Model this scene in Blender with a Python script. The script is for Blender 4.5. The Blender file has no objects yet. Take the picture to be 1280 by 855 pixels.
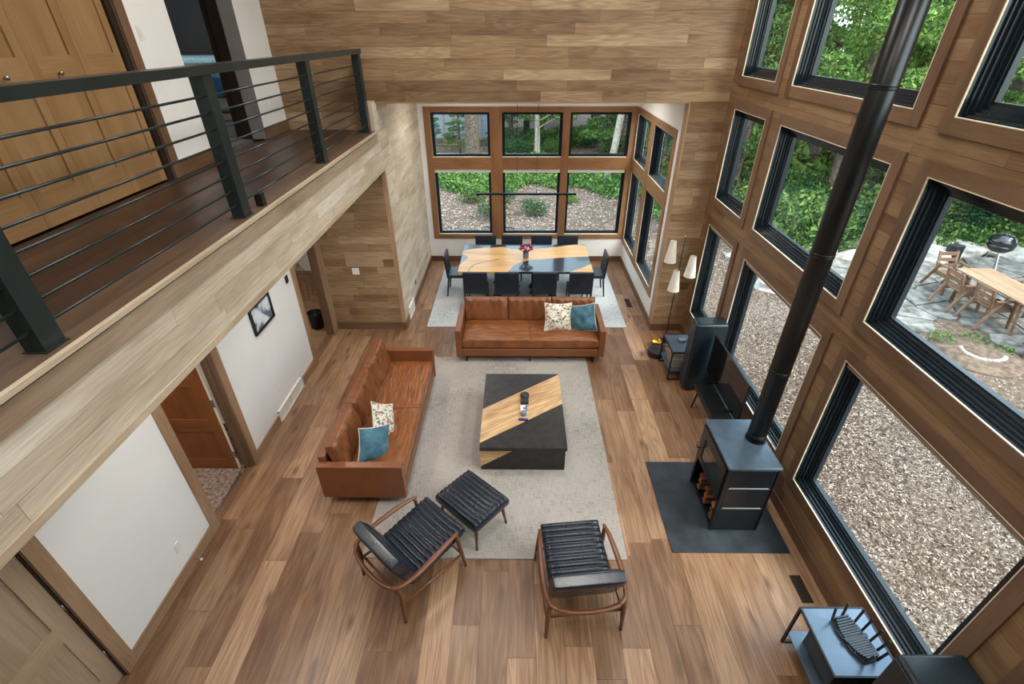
import bpy, bmesh, math, random
import numpy as np
from mathutils import Vector, Matrix, Euler
random.seed(7); RNG = np.random.default_rng(7)
C = bpy.context.scene.collection
PI = math.pi
R = math.radians

# ------------------------------------------------------------ camera, sky, fill lights, exposure
def srgb(r, g, b, a=1.0):
    f = lambda c: (c/255/12.92) if c/255 <= .04045 else ((c/255+.055)/1.055)**2.4
    return (f(r), f(g), f(b), a)

cam_d = bpy.data.cameras.new('camera'); cam = bpy.data.objects.new('camera', cam_d); C.objects.link(cam)
cam_d.sensor_width = 36; cam_d.lens = 606.35/1280*36; cam_d.clip_start = .05; cam_d.clip_end = 300
p_, y_, r_ = R(32.57), R(.626), R(-.124)
fw = Vector((-math.sin(y_)*math.cos(p_), math.cos(y_)*math.cos(p_), -math.sin(p_)))
rt = Vector((math.cos(y_), math.sin(y_), 0)); up = rt.cross(fw)
rt2 = rt*math.cos(r_)+up*math.sin(r_); up2 = -rt*math.sin(r_)+up*math.cos(r_)
M = Matrix((rt2, up2, -fw)).transposed().to_4x4(); M.translation = (0, 0, 4.6)
cam.matrix_world = M
bpy.context.scene.camera = cam

wd = bpy.data.worlds.new('world'); bpy.context.scene.world = wd; wd.use_nodes = True
nt = wd.node_tree; nt.nodes.clear()
wo = nt.nodes.new('ShaderNodeOutputWorld'); bg = nt.nodes.new('ShaderNodeBackground')
sky = nt.nodes.new('ShaderNodeTexSky'); sky.sky_type = 'NISHITA'; sky.sun_disc = False
sky.sun_elevation = R(52); sky.sun_rotation = R(140); sky.air_density = 1.0; sky.dust_density = 3.0
mixw = nt.nodes.new('ShaderNodeMix'); mixw.data_type = 'RGBA'; mixw.inputs[0].default_value = .55
scw = nt.nodes.new('ShaderNodeVectorMath'); scw.operation = 'SCALE'; scw.inputs['Scale'].default_value = .22
nt.links.new(sky.outputs[0], scw.inputs[0]); nt.links.new(scw.outputs[0], mixw.inputs[6])
mixw.inputs[7].default_value = (.80, .92, 1.0, 1)
nt.links.new(mixw.outputs[2], bg.inputs[0]); bg.inputs[1].default_value = 2.8
nt.links.new(bg.outputs[0], wo.inputs[0])

def area_light(name, loc, size, power, col=(1, .96, .91), rot=(0, 0, 0), sy=None):
    l = bpy.data.lights.new(name, 'AREA'); l.energy = power; l.color = col; l.size = size
    if sy: l.shape = 'RECTANGLE'; l.size_y = sy
    o = bpy.data.objects.new(name, l); C.objects.link(o); o.location = loc; o.rotation_euler = rot
    return o
sun_l = bpy.data.lights.new('sun', 'SUN'); sun_l.energy = 1.6; sun_l.angle = R(25); sun_l.color = (1, .97, .9)
sun = bpy.data.objects.new('sun', sun_l); C.objects.link(sun); sun.location = (10, 0, 20)
sun.rotation_euler = (R(38), R(12), R(60))
# added fill lights without fixtures: high in great room, dining bay, loft, side rooms
for x, y in ((-.9, 1.0), (1.6, 1.0), (-.9, 5.4), (1.6, 5.4)):
    area_light('ceiling_fill', (x, y, 6.45), .9, 44, (1, .965, .92))
for x in (-1.0, 1.5):
    area_light('dining_fill', (x, 9.3, 3.72), .5, 14)
for y in (3.0, 5.6):
    area_light('soffit_fill', (-2.7, y, 2.81), .3, 9)
area_light('loft_fill', (-2.8, 4.2, 6.35), .5, 5, (1, .9, .78))
area_light('bedroom_fill', (-5.4, 8.4, 6.0), .5, 14)
area_light('study_fill', (-4.6, 3.6, 2.7), .4, 16, (1, .85, .7))
area_light('passage_fill', (-4.3, 7.6, 2.7), .4, 12, (1, .92, .8))

vs = bpy.context.scene.view_settings
vs.view_transform = 'Standard'; vs.look = 'None'; vs.gamma = 1; vs.use_curve_mapping = False; vs.exposure = 0.85
cy = bpy.context.scene.cycles
cy.max_bounces = 8; cy.diffuse_bounces = 4; cy.glossy_bounces = 4; cy.transparent_max_bounces = 16
cy.use_denoising = True; cy.sample_clamp_indirect = 6

# ------------------------------------------------------------ materials
MATS = {}
def newmat(name):
    m = bpy.data.materials.new(name); m.use_nodes = True
    n = m.node_tree.nodes; n.clear()
    out = n.new('ShaderNodeOutputMaterial'); b = n.new('ShaderNodeBsdfPrincipled')
    m.node_tree.links.new(b.outputs[0], out.inputs[0]); MATS[name] = m
    return m, m.node_tree, b, out
def setp(b, **k):
    for kk, v in k.items():
        b.inputs[{'rough': 'Roughness', 'metal': 'Metallic', 'col': 'Base Color', 'spec': 'Specular IOR Level', 'coat': 'Coat Weight', 'sheen': 'Sheen Weight', 'crough': 'Coat Roughness'}[kk]].default_value = v
def N(nt, t, **k):
    n = nt.nodes.new(t)
    for a, v in k.items(): setattr(n, a, v)
    return n
def ramp(nt, stops, interp='LINEAR'):
    r = N(nt, 'ShaderNodeValToRGB'); e = r.color_ramp; e.interpolation = interp
    if len(stops) == 1: stops = [stops[0], (1.0, stops[0][1])]
    while len(e.elements) < len(stops): e.elements.new(.5)
    for i, (p, c) in enumerate(stops): e.elements[i].position = p; e.elements[i].color = c
    return r
def math_(nt, op, a, b=None):
    m = N(nt, 'ShaderNodeMath', operation=op)
    for i, v in enumerate((a, b)):
        if v is None: continue
        if isinstance(v, (int, float)): m.inputs[i].default_value = v
        else: nt.links.new(v, m.inputs[i])
    return m.outputs[0]
def mixc(nt, fac, a, b, mode='MIX'):
    m = N(nt, 'ShaderNodeMix', data_type='RGBA', blend_type=mode)
    for i, v in ((0, fac), (6, a), (7, b)):
        if isinstance(v, (int, float)): m.inputs[i].default_value = v
        elif isinstance(v, tuple): m.inputs[i].default_value = v
        else: nt.links.new(v, m.inputs[i])
    return m.outputs[2]
def coords(nt, scale, rnd=True):
    t = N(nt, 'ShaderNodeTexCoord'); oi = N(nt, 'ShaderNodeObjectInfo')
    v = N(nt, 'ShaderNodeVectorMath', operation='ADD'); nt.links.new(t.outputs['Object'], v.inputs[0])
    if rnd:
        s = N(nt, 'ShaderNodeVectorMath', operation='SCALE'); s.inputs['Scale'].default_value = 1.0
        cb = N(nt, 'ShaderNodeCombineXYZ')
        for i, k in enumerate((41.0, 23.0, 57.0)): nt.links.new(math_(nt, 'MULTIPLY', oi.outputs['Random'], k), cb.inputs[i])
        nt.links.new(cb.outputs[0], v.inputs[1])
    mp = N(nt, 'ShaderNodeMapping'); nt.links.new(v.outputs[0], mp.inputs[0]); mp.inputs['Scale'].default_value = scale
    return mp.outputs[0], oi.outputs['Random']
def bump(nt, b, h, strength=.2, dist=.01):
    bp = N(nt, 'ShaderNodeBump'); bp.inputs['Strength'].default_value = strength; bp.inputs['Distance'].default_value = dist
    nt.links.new(h, bp.inputs['Height']); nt.links.new(bp.outputs[0], b.inputs['Normal'])

def wood(name, tones, axis=0, rough=.45, grain=.35, freq=1.0, knots=0.0, contrast=1.0, lines=26.0):
    """tones: per-board base tones picked by the object's random value"""
    m, nt, b, out = newmat(name)
    sc = [9*freq]*3; sc[axis] = .8*freq
    v, rnd = coords(nt, sc)
    n1 = N(nt, 'ShaderNodeTexNoise'); n1.inputs['Scale'].default_value = 1.0; n1.inputs['Detail'].default_value = 2; n1.inputs['Distortion'].default_value = .35
    nt.links.new(v, n1.inputs['Vector'])
    rings = math_(nt, 'SINE', math_(nt, 'MULTIPLY', n1.outputs['Fac'], lines*2))
    rings = math_(nt, 'ADD', math_(nt, 'MULTIPLY', rings, .5), .5)
    sc2 = [170*freq]*3; sc2[axis] = 5*freq
    v2, _ = coords(nt, sc2)
    n2 = N(nt, 'ShaderNodeTexNoise'); n2.inputs['Scale'].default_value = 1.0; n2.inputs['Detail'].default_value = 3; nt.links.new(v2, n2.inputs['Vector'])
    sc3 = [5]*3; sc3[axis] = 1.1
    v3, _ = coords(nt, sc3)
    n3 = N(nt, 'ShaderNodeTexNoise'); n3.inputs['Scale'].default_value = 1.0; n3.inputs['Detail'].default_value = 1; nt.links.new(v3, n3.inputs['Vector'])
    k = len(tones)
    r = ramp(nt, [(i/k, t) for i, t in enumerate(tones)], 'CONSTANT' if k > 1 else 'LINEAR')
    nt.links.new(rnd, r.inputs[0])
    col = mixc(nt, math_(nt, 'MULTIPLY', rings, grain*contrast), r.outputs[0], (.30, .17, .09, 1), 'MULTIPLY')
    fine = math_(nt, 'MULTIPLY', math_(nt, 'SUBTRACT', n2.outputs['Fac'], .42), 1.3*contrast)
    col = mixc(nt, fine, col, (.42, .30, .20, 1), 'MULTIPLY')
    blot = math_(nt, 'MULTIPLY', math_(nt, 'SUBTRACT', n3.outputs['Fac'], .45), 2.0*contrast)
    col = mixc(nt, blot, col, (.55, .42, .32, 1), 'MULTIPLY')
    if knots > 0:
        scv = [2.7]*3; scv[axis] = 1.05
        v4, _ = coords(nt, scv)
        vo = N(nt, 'ShaderNodeTexVoronoi', voronoi_dimensions='2D'); vo.inputs['Scale'].default_value = 1.0; nt.links.new(v4, vo.inputs['Vector'])
        kr = ramp(nt, [(0.0, (1, 1, 1, 1)), (.04, (.8, .8, .8, 1)), (.13, (0, 0, 0, 1))]); nt.links.new(vo.outputs['Distance'], kr.inputs[0])
        col = mixc(nt, math_(nt, 'MULTIPLY', kr.outputs[0], knots), col, (.12, .065, .035, 1))
    nt.links.new(col, b.inputs['Base Color'])
    setp(b, rough=rough)
    bump(nt, b, n2.outputs['Fac'], .12, .003)
    return m
def plain(name, col, rough=.5, metal=0.0, var=.08, scale=6.0, coat=0.0, bumps=0.0, bscale=60.0, spec=.5):
    m, nt, b, out = newmat(name)
    v, rnd = coords(nt, (scale,)*3)
    n = N(nt, 'ShaderNodeTexNoise'); n.inputs['Scale'].default_value = 1.0; n.inputs['Detail'].default_value = 4; nt.links.new(v, n.inputs['Vector'])
    d = tuple(c*(1-var*2.2) for c in col[:3])+(1,); l = tuple(min(1, c*(1+var*1.6)) for c in col[:3])+(1,)
    r = ramp(nt, [(.3, d), (.7, l)]); nt.links.new(n.outputs['Fac'], r.inputs[0]); nt.links.new(r.outputs[0], b.inputs['Base Color'])
    setp(b, rough=rough, metal=metal, coat=coat, spec=spec)
    if bumps:
        v2, _ = coords(nt, (bscale,)*3)
        n2 = N(nt, 'ShaderNodeTexNoise'); n2.inputs['Scale'].default_value = 1.0; n2.inputs['Detail'].default_value = 4; nt.links.new(v2, n2.inputs['Vector'])
        bump(nt, b, n2.outputs['Fac'], bumps, .01)
    return m
def leather(name, col, rough=.38, wr=(3, 14, 3), strength=.5, dark=.6):
    m, nt, b, out = newmat(name)
    v, rnd = coords(nt, wr)
    n = N(nt, 'ShaderNodeTexNoise'); n.inputs['Scale'].default_value = 1.6; n.inputs['Detail'].default_value = 5; n.inputs['Distortion'].default_value = .5; nt.links.new(v, n.inputs['Vector'])
    r = ramp(nt, [(.25, tuple(c*dark for c in col[:3])+(1,)), (.55, col), (.8, tuple(min(1, c*(1+(1-dark)*.7)) for c in col[:3])+(1,))])
    nt.links.new(n.outputs['Fac'], r.inputs[0]); nt.links.new(r.outputs[0], b.inputs['Base Color'])
    setp(b, rough=rough)
    v2, _ = coords(nt, (140,)*3)
    n2 = N(nt, 'ShaderNodeTexNoise'); n2.inputs['Scale'].default_value = 1.0; nt.links.new(v2, n2.inputs['Vector'])
    h = math_(nt, 'ADD', n.outputs['Fac'], math_(nt, 'MULTIPLY', n2.outputs['Fac'], .06))
    bump(nt, b, h, strength, .03)
    return m
def fabric(name, stops, scale, stretch=(1, 1, 1), rough=.9, weave=300, bumpv=.3):
    m, nt, b, out = newmat(name)
    v, _ = coords(nt, tuple(scale*s for s in stretch))
    n = N(nt, 'ShaderNodeTexNoise'); n.inputs['Scale'].default_value = 1.0; n.inputs['Detail'].default_value = 6; n.inputs['Roughness'].default_value = .7; nt.links.new(v, n.inputs['Vector'])
    r = ramp(nt, stops); nt.links.new(n.outputs['Fac'], r.inputs[0])
    nt.links.new(r.outputs[0], b.inputs['Base Color']); setp(b, rough=rough, spec=.2)
    v2, _ = coords(nt, (weave,)*3)
    n2 = N(nt, 'ShaderNodeTexNoise'); n2.inputs['Scale'].default_value = 1.0; nt.links.new(v2, n2.inputs['Vector'])
    bump(nt, b, n2.outputs['Fac'], bumpv, .005)
    return m

T = lambda *a: [srgb(*c) for c in a]
plank_tones = T((165, 136, 103), (154, 125, 92), (169, 143, 108), (144, 117, 85), (161, 132, 98), (182, 156, 122), (156, 128, 94), (137, 110, 80), (166, 138, 105))
wallplank = wood('oak_wall_plank', plank_tones, 0, .5, .3, 1.0, .35, 1.1)
lit_tones = T((226, 215, 195), (219, 205, 184), (232, 221, 203), (214, 199, 178), (223, 210, 190), (235, 225, 208), (217, 204, 183))
litplank = wood('lit_oak_plank', lit_tones, 0, .5, .14, 1.0, .0)  # same plank wood, window light put into its paler tones
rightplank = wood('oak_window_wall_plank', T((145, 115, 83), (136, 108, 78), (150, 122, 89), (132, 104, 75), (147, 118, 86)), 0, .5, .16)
floor_tones = T((158, 125, 96), (141, 108, 81), (173, 138, 108), (132, 99, 74), (152, 120, 92), (165, 132, 103), (139, 106, 80), (176, 144, 114))
floorplank = wood('oak_floor_plank', floor_tones, 0, .36, .36, .85, 1.0, 1.05, 22)
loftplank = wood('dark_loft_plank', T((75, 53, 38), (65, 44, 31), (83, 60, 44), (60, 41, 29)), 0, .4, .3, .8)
nosing = wood('taupe_trim_wood', T((176, 156, 134)), 0, .5, .12)
pale_trim = wood('pale_trim_wood', T((210, 192, 166), (204, 186, 160)), 0, .45, .1)
nosing_shade = wood('shaded_nosing_wood', T((100, 78, 61)), 0, .45, .1)  # top of the nosing, shade put into its darker brown
casing_r = wood('brown_casing_wood', T((121, 95, 74), (116, 90, 69), (127, 100, 77)), 0, .45, .08)
casing_f = wood('honey_casing_wood', T((152, 110, 73), (146, 105, 70)), 0, .4, .12)
casing_l = wood('tan_casing_wood', T((171, 140, 110), (166, 134, 104)), 0, .45, .1)
base_w = wood('brown_baseboard_wood', T((121, 93, 70), (116, 88, 66)), 0, .45, .12)
doorwood = wood('maple_door_wood', T((188, 162, 136), (183, 157, 131)), 0, .42, .08, .7, 0, .6)
doorpanel = wood('maple_panel_wood', T((180, 156, 132), (174, 150, 126)), 0, .42, .14, .4, 0, .8)
doororange = wood('amber_door_wood', T((136, 83, 44), (129, 78, 41)), 0, .4, .15, .7)
closetwood = wood('closet_maple_wood', T((164, 130, 89), (159, 124, 84)), 0, .42, .1, .5, 0, .7)
walnut = wood('walnut_wood', T((121, 74, 46)), 1, .32, .3, 1.6)
walnutx = wood('walnut_cross_wood', T((116, 72, 46)), 0, .32, .3, 1.6)
teak = wood('teak_wood', T((145, 113, 88), (139, 107, 83)), 0, .6, .2, 1.2)
teak_pale = wood('pale_teak_wood', T((180, 148, 120), (172, 140, 113)), 0, .55, .12, 1.2)
slabwood = wood('elm_slab_wood', T((214, 178, 130)), 0, .35, .42, 1.3, 0, 1.1, 22)
tablewood = wood('live_edge_table_wood', T((226, 180, 112)), 0, .3, .16, .7, 0, .8, 12)
white = plain('white_wall_paint', srgb(236, 234, 230), .7, 0, .012, 2)
cream = plain('cream_jamb_paint', srgb(226, 212, 186), .5, 0, .03)
valance = plain('grey_valance', srgb(206, 200, 190), .5, 0, .03)
valance_b = plain('bronze_valance', srgb(148, 132, 116), .5, 0, .03)
greypaint = plain('charcoal_wall_paint', srgb(74, 72, 72), .8, 0, .03)
greywall = plain('grey_wall_paint', srgb(128, 122, 118), .8, 0, .03)
black = plain('black_frame_paint', srgb(28, 38, 45), .24, 0, .06, 3)
blackm = plain('black_powder_metal', srgb(24, 27, 30), .38, .2, .1)
railm = plain('gunmetal_rail', srgb(42, 52, 52), .34, .3, .08)
stovem = plain('stove_cast_iron', srgb(26, 33, 40), .32, .35, .12)
stovetop = plain('stove_plate_sky_sheen', srgb(92, 108, 122), .3, .5, .1)  # black top plate lightened, sky reflection put into its colour
pipem = plain('flue_black_enamel', srgb(18, 21, 22), .34, .1, .15)
steel = plain('brushed_nickel', srgb(190, 190, 188), .25, 1.0, .05)
silverline = plain('silver_strip', srgb(186, 198, 200), .35, .5, .05)
brass = plain('aged_brass', srgb(190, 140, 60), .3, 1.0, .1)
tan_l = leather('cognac_leather', srgb(130, 77, 41), .26, (3, 14, 3))
tan_b = leather('cognac_leather_back', srgb(124, 74, 43), .28, (9, 3, 3), .4)
tan_f = leather('cognac_leather_frame', srgb(120, 70, 38), .38, (3, 3, 3), .12, .85)
blk_l = leather('navy_black_leather', srgb(22, 30, 42), .25, (5, 5, 5), .04, .85)
blk_c = leather('black_chair_leather', srgb(30, 38, 48), .42, (6, 6, 6), .12)
teal = fabric('teal_velvet', [(.3, srgb(44, 78, 92)), (.6, srgb(84, 122, 138)), (.8, srgb(132, 164, 176))], 7, rough=.8)
tealback = fabric('grey_linen', [(.3, srgb(120, 128, 122)), (.7, srgb(164, 168, 160))], 30)
piping = plain('cream_piping', srgb(214, 204, 188), .7, 0, .04)
def floral():
    m, nt, b, out = newmat('floral_linen')
    v, _ = coords(nt, (1, 1, 1))
    vo = N(nt, 'ShaderNodeTexVoronoi'); vo.inputs['Scale'].default_value = 26; nt.links.new(v, vo.inputs['Vector'])
    n = N(nt, 'ShaderNodeTexNoise'); n.inputs['Scale'].default_value = 34; n.inputs['Detail'].default_value = 4; nt.links.new(v, n.inputs['Vector'])
    r = ramp(nt, [(0, srgb(96, 104, 84)), (.2, srgb(140, 96, 90)), (.4, srgb(222, 212, 194)), (.62, srgb(120, 122, 110)), (.75, srgb(226, 218, 202)), (.9, srgb(166, 120, 108))], 'CONSTANT')
    sep = N(nt, 'ShaderNodeSeparateColor'); nt.links.new(vo.outputs['Color'], sep.inputs[0]); nt.links.new(sep.outputs[0], r.inputs[0])
    mask = ramp(nt, [(.46, (0, 0, 0, 1)), (.54, (1, 1, 1, 1))]); nt.links.new(n.outputs['Fac'], mask.inputs[0])
    c = mixc(nt, mask.outputs[0], r.outputs[0], srgb(216, 206, 190)); nt.links.new(c, b.inputs['Base Color']); setp(b, rough=.9, spec=.2)
    return m
floralm = floral()
def rugmat(name, c0, c1, c2, sx, sy, dens=.5):
    m, nt, b, out = newmat(name)
    v, _ = coords(nt, (sx, sy, 1), False); v2, _ = coords(nt, (sy, sx, 1), False); v3, _ = coords(nt, (1.3, 1.3, 1), False)
    a = N(nt, 'ShaderNodeTexNoise'); a.inputs['Scale'].default_value = 1; a.inputs['Detail'].default_value = 5; nt.links.new(v, a.inputs[0])
    d = N(nt, 'ShaderNodeTexNoise'); d.inputs['Scale'].default_value = 1; d.inputs['Detail'].default_value = 5; nt.links.new(v2, d.inputs[0])
    e = N(nt, 'ShaderNodeTexNoise'); e.inputs['Scale'].default_value = 1; e.inputs['Detail'].default_value = 3; nt.links.new(v3, e.inputs[0])
    s = math_(nt, 'ADD', math_(nt, 'MULTIPLY', a.outputs['Fac'], .5), math_(nt, 'MULTIPLY', d.outputs['Fac'], .5))
    s = math_(nt, 'ADD', s, math_(nt, 'MULTIPLY', math_(nt, 'SUBTRACT', e.outputs['Fac'], .5), .35))
    r = ramp(nt, [(dens-.13, c2), (dens-.03, c1), (dens+.06, c0)]); nt.links.new(s, r.inputs[0])
    nt.links.new(r.outputs[0], b.inputs['Base Color']); setp(b, rough=.95, spec=.15)
    v4, _ = coords(nt, (220, 220, 220), False); f = N(nt, 'ShaderNodeTexNoise'); f.inputs['Scale'].default_value = 1; nt.links.new(v4, f.inputs[0])
    bump(nt, b, f.outputs['Fac'], .5, .006)
    return m
rug1m = rugmat('woven_grey_rug', srgb(168, 160, 153), srgb(153, 146, 140), srgb(122, 117, 113), 9, 120, .47)
rug2m = rugmat('distressed_pale_rug', srgb(198, 201, 202), srgb(180, 185, 188), srgb(104, 122, 134), 14, 60, .46)
shag = fabric('brown_shag_carpet', [(.3, srgb(70, 54, 46)), (.5, srgb(130, 112, 100)), (.7, srgb(172, 156, 144))], 26, rough=.95, weave=90, bumpv=.9)
hearthm = plain('hearth_slate', srgb(38, 46, 54), .5, 0, .25, 5, bumps=.05)
coffeem = plain('dark_cast_table', srgb(34, 30, 29), .4, 0, .3, 9)
resin = plain('navy_resin', srgb(36, 46, 62), .2, 0, .12, 5, .3)
speaker_m = wood('black_ash_veneer', T((30, 42, 50)), 2, .3, .25, 1.0)
tablem = plain('side_table_sky_sheen', srgb(100, 118, 134), .28, .5, .08, 4)  # blue-grey holds the sky reflected in black tops
ledge = plain('greige_stone', srgb(150, 140, 132), .7)
shade_m = fabric('ivory_lamp_shade', [(.3, srgb(222, 214, 200)), (.7, srgb(240, 234, 222))], 30)
petals = plain('magenta_petals', srgb(150, 24, 62), .6, 0, .3, 40)
stemg = plain('stem_green', srgb(60, 90, 44), .6)
vase_m = plain('blue_grey_glazed_vase', srgb(120, 132, 146), .25, 0, .2, 30)
plast = plain('white_plastic', srgb(232, 230, 224), .4, 0, .02)
dkplast = plain('dark_plastic', srgb(34, 36, 40), .35, 0, .1)
routerm = plain('router_plastic', srgb(46, 58, 68), .25, 0, .1)
bluep = plain('blue_quilt', srgb(70, 118, 160), .9, 0, .2, 12, bumps=.3)
paleq = plain('pale_aqua_quilt', srgb(150, 190, 200), .9, 0, .15, 30)
bedb = plain('blush_sheet', srgb(196, 178, 168), .9, 0, .05)
firewood = plain('firewood_logs', srgb(140, 88, 50), .7, 0, .4, 14)
greyfloor = plain('bedroom_grey_carpet', srgb(92, 88, 86), .95, 0, .15, 30)
ventm = plain('bronze_vent', srgb(52, 42, 34), .4, .4)
def glassm():
    m, nt, b, out = newmat('window_glass'); nt.nodes.remove(b)
    tr = N(nt, 'ShaderNodeBsdfTransparent'); gl = N(nt, 'ShaderNodeBsdfGlossy'); gl.inputs['Roughness'].default_value = .02
    tr.inputs[0].default_value = (.93, .97, .95, 1)
    fr = N(nt, 'ShaderNodeFresnel'); fr.inputs[0].default_value = 1.35
    mx = N(nt, 'ShaderNodeMixShader'); g = N(nt, 'ShaderNodeNewGeometry'); nt.links.new(math_(nt, 'MULTIPLY', fr.outputs[0], math_(nt, 'SUBTRACT', 1.0, g.outputs['Backfacing'])), mx.inputs[0]); nt.links.new(tr.outputs[0], mx.inputs[1]); nt.links.new(gl.outputs[0], mx.inputs[2])
    nt.links.new(mx.outputs[0], out.inputs[0]); return m
glass = glassm()
def tvm_():
    m, nt, b, out = newmat('television_screen'); setp(b, col=(.006, .006, .007, 1), rough=.08, spec=.7, coat=.5); return m
tvm = tvm_()
def picm():
    m, nt, b, out = newmat('framed_photo_print')
    v, _ = coords(nt, (5, 5, 5), False)
    n = N(nt, 'ShaderNodeTexNoise'); n.inputs['Scale'].default_value = 1; n.inputs['Detail'].default_value = 5; nt.links.new(v, n.inputs[0])
    r = ramp(nt, [(.42, srgb(96, 104, 118)), (.5, srgb(206, 212, 222)), (.7, srgb(226, 230, 236))]); nt.links.new(n.outputs['Fac'], r.inputs[0])
    nt.links.new(r.outputs[0], b.inputs['Base Color']); setp(b, rough=.2); return m
picprint = picm()
# outdoors
def mulchm():
    m, nt, b, out = newmat('wood_chip_mulch')
    v, _ = coords(nt, (1, 1, 1), False)
    n0 = N(nt, 'ShaderNodeTexNoise'); n0.inputs['Scale'].default_value = 9; n0.inputs['Detail'].default_value = 3; nt.links.new(v, n0.inputs[0])
    vv = N(nt, 'ShaderNodeVectorMath', operation='MULTIPLY_ADD'); nt.links.new(n0.outputs['Color'], vv.inputs[0]); vv.inputs[1].default_value = (.25, .25, .25); nt.links.new(v, vv.inputs[2])
    mp = N(nt, 'ShaderNodeMapping'); mp.inputs['Scale'].default_value = (26, 60, 30); mp.inputs['Rotation'].default_value = (0, 0, .6); nt.links.new(vv.outputs[0], mp.inputs[0])
    vo = N(nt, 'ShaderNodeTexVoronoi'); vo.inputs['Scale'].default_value = 1; nt.links.new(mp.outputs[0], vo.inputs[0])
    sep = N(nt, 'ShaderNodeSeparateColor'); nt.links.new(vo.outputs['Color'], sep.inputs[0])
    r = ramp(nt, [(0, srgb(64, 52, 46)), (.3, srgb(108, 93, 84)), (.6, srgb(140, 126, 115)), (.85, srgb(166, 153, 141)), (1, srgb(206, 196, 184))]); nt.links.new(sep.outputs[0], r.inputs[0])
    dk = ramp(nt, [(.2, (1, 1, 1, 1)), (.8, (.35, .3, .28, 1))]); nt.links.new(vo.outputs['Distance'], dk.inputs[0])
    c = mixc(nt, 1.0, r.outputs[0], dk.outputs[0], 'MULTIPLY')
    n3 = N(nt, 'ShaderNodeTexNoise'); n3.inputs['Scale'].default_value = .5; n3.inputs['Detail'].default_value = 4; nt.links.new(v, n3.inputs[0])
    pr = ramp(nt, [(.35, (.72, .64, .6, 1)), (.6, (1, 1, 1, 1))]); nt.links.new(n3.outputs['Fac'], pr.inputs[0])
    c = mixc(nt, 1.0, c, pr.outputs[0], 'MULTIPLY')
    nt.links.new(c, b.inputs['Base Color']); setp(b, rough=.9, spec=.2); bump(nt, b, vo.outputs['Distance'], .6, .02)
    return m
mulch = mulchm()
def chipm():
    m, nt, b, out = newmat('pale_wood_chips')
    g = N(nt, 'ShaderNodeNewGeometry'); r = ramp(nt, [(0, srgb(80, 66, 58)), (.65, srgb(128, 112, 101)), (1, srgb(206, 194, 180))])
    nt.links.new(g.outputs['Random Per Island'], r.inputs[0]); nt.links.new(r.outputs[0], b.inputs['Base Color']); setp(b, rough=.9, spec=.2); return m
chip = chipm()
def leafm(name, dark, mid, light):
    m, nt, b, out = newmat(name)
    g = N(nt, 'ShaderNodeNewGeometry'); r = ramp(nt, [(0, dark), (.5, mid), (1, light)]); nt.links.new(g.outputs['Random Per Island'], r.inputs[0])
    nt.links.new(r.outputs[0], b.inputs['Base Color']); setp(b, rough=.6, spec=.25)
    tl = N(nt, 'ShaderNodeBsdfTranslucent'); nt.links.new(r.outputs[0], tl.inputs[0])
    mx = N(nt, 'ShaderNodeMixShader'); mx.inputs[0].default_value = .42
    nt.links.new(b.outputs[0], mx.inputs[1]); nt.links.new(tl.outputs[0], mx.inputs[2]); nt.links.new(mx.outputs[0], out.inputs[0]); return m
leaf_a = leafm('cedar_leaf', srgb(34, 62, 34), srgb(78, 114, 60), srgb(144, 172, 96))
leaf_b = leafm('maple_leaf', srgb(46, 80, 38), srgb(98, 138, 66), srgb(166, 194, 104))
leaf_c = leafm('spruce_needle', srgb(26, 52, 36), srgb(54, 90, 60), srgb(100, 136, 92))
leaf_g = leafm('ground_cover_leaf', srgb(44, 80, 38), srgb(88, 128, 64), srgb(144, 178, 98))
bark = plain('rough_bark', srgb(92, 80, 70), .9, 0, .3, 12, bumps=.8, bscale=25)
palebark = plain('pale_bark', srgb(160, 152, 140), .9, 0, .2, 12, bumps=.5, bscale=25)
stone = plain('flagstone', srgb(132, 130, 125), .85, 0, .3, 5, bumps=.5, bscale=12)
rock = plain('pale_boulder', srgb(190, 184, 176), .85, 0, .2, 3, bumps=.6, bscale=8)
dirt = plain('garden_soil', srgb(112, 94, 80), .95, 0, .25, 10, bumps=.7, bscale=30)
siding = plain('grey_house_siding', srgb(120, 132, 144), .7, 0, .06)
roofm = plain('grey_house_roof', srgb(96, 100, 106), .8)
kettle = plain('black_kettle_enamel', srgb(20, 22, 26), .12, 0, .05, coat=.6)

# ------------------------------------------------------------ mesh helpers
def link(name, me, mat=None, parent=None, loc=(0, 0, 0), rot=(0, 0, 0), smooth=False):
    o = bpy.data.objects.new(name, me); C.objects.link(o)
    if mat and not me.materials: me.materials.append(mat)
    o.location = loc; o.rotation_euler = rot
    if parent: o.parent = parent
    if smooth:
        me.polygons.foreach_set('use_smooth', [True]*len(me.polygons))
    return o
def tag(o, label=None, cat=None, group=None, kind=None):
    if label: o['label'] = label
    if cat: o['category'] = cat
    if group: o['group'] = group
    if kind: o['kind'] = kind
    return o
def thing(name, label, cat, loc=(0, 0, 0), rz=0, group=None):
    o = bpy.data.objects.new(name, None); C.objects.link(o); o.empty_display_size = .1
    o.location = loc; o.rotation_euler = (0, 0, rz)
    return tag(o, label, cat, group)
BOXF = [(0, 3, 2, 1), (4, 5, 6, 7), (0, 1, 5, 4), (1, 2, 6, 5), (2, 3, 7, 6), (3, 0, 4, 7)]
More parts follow.
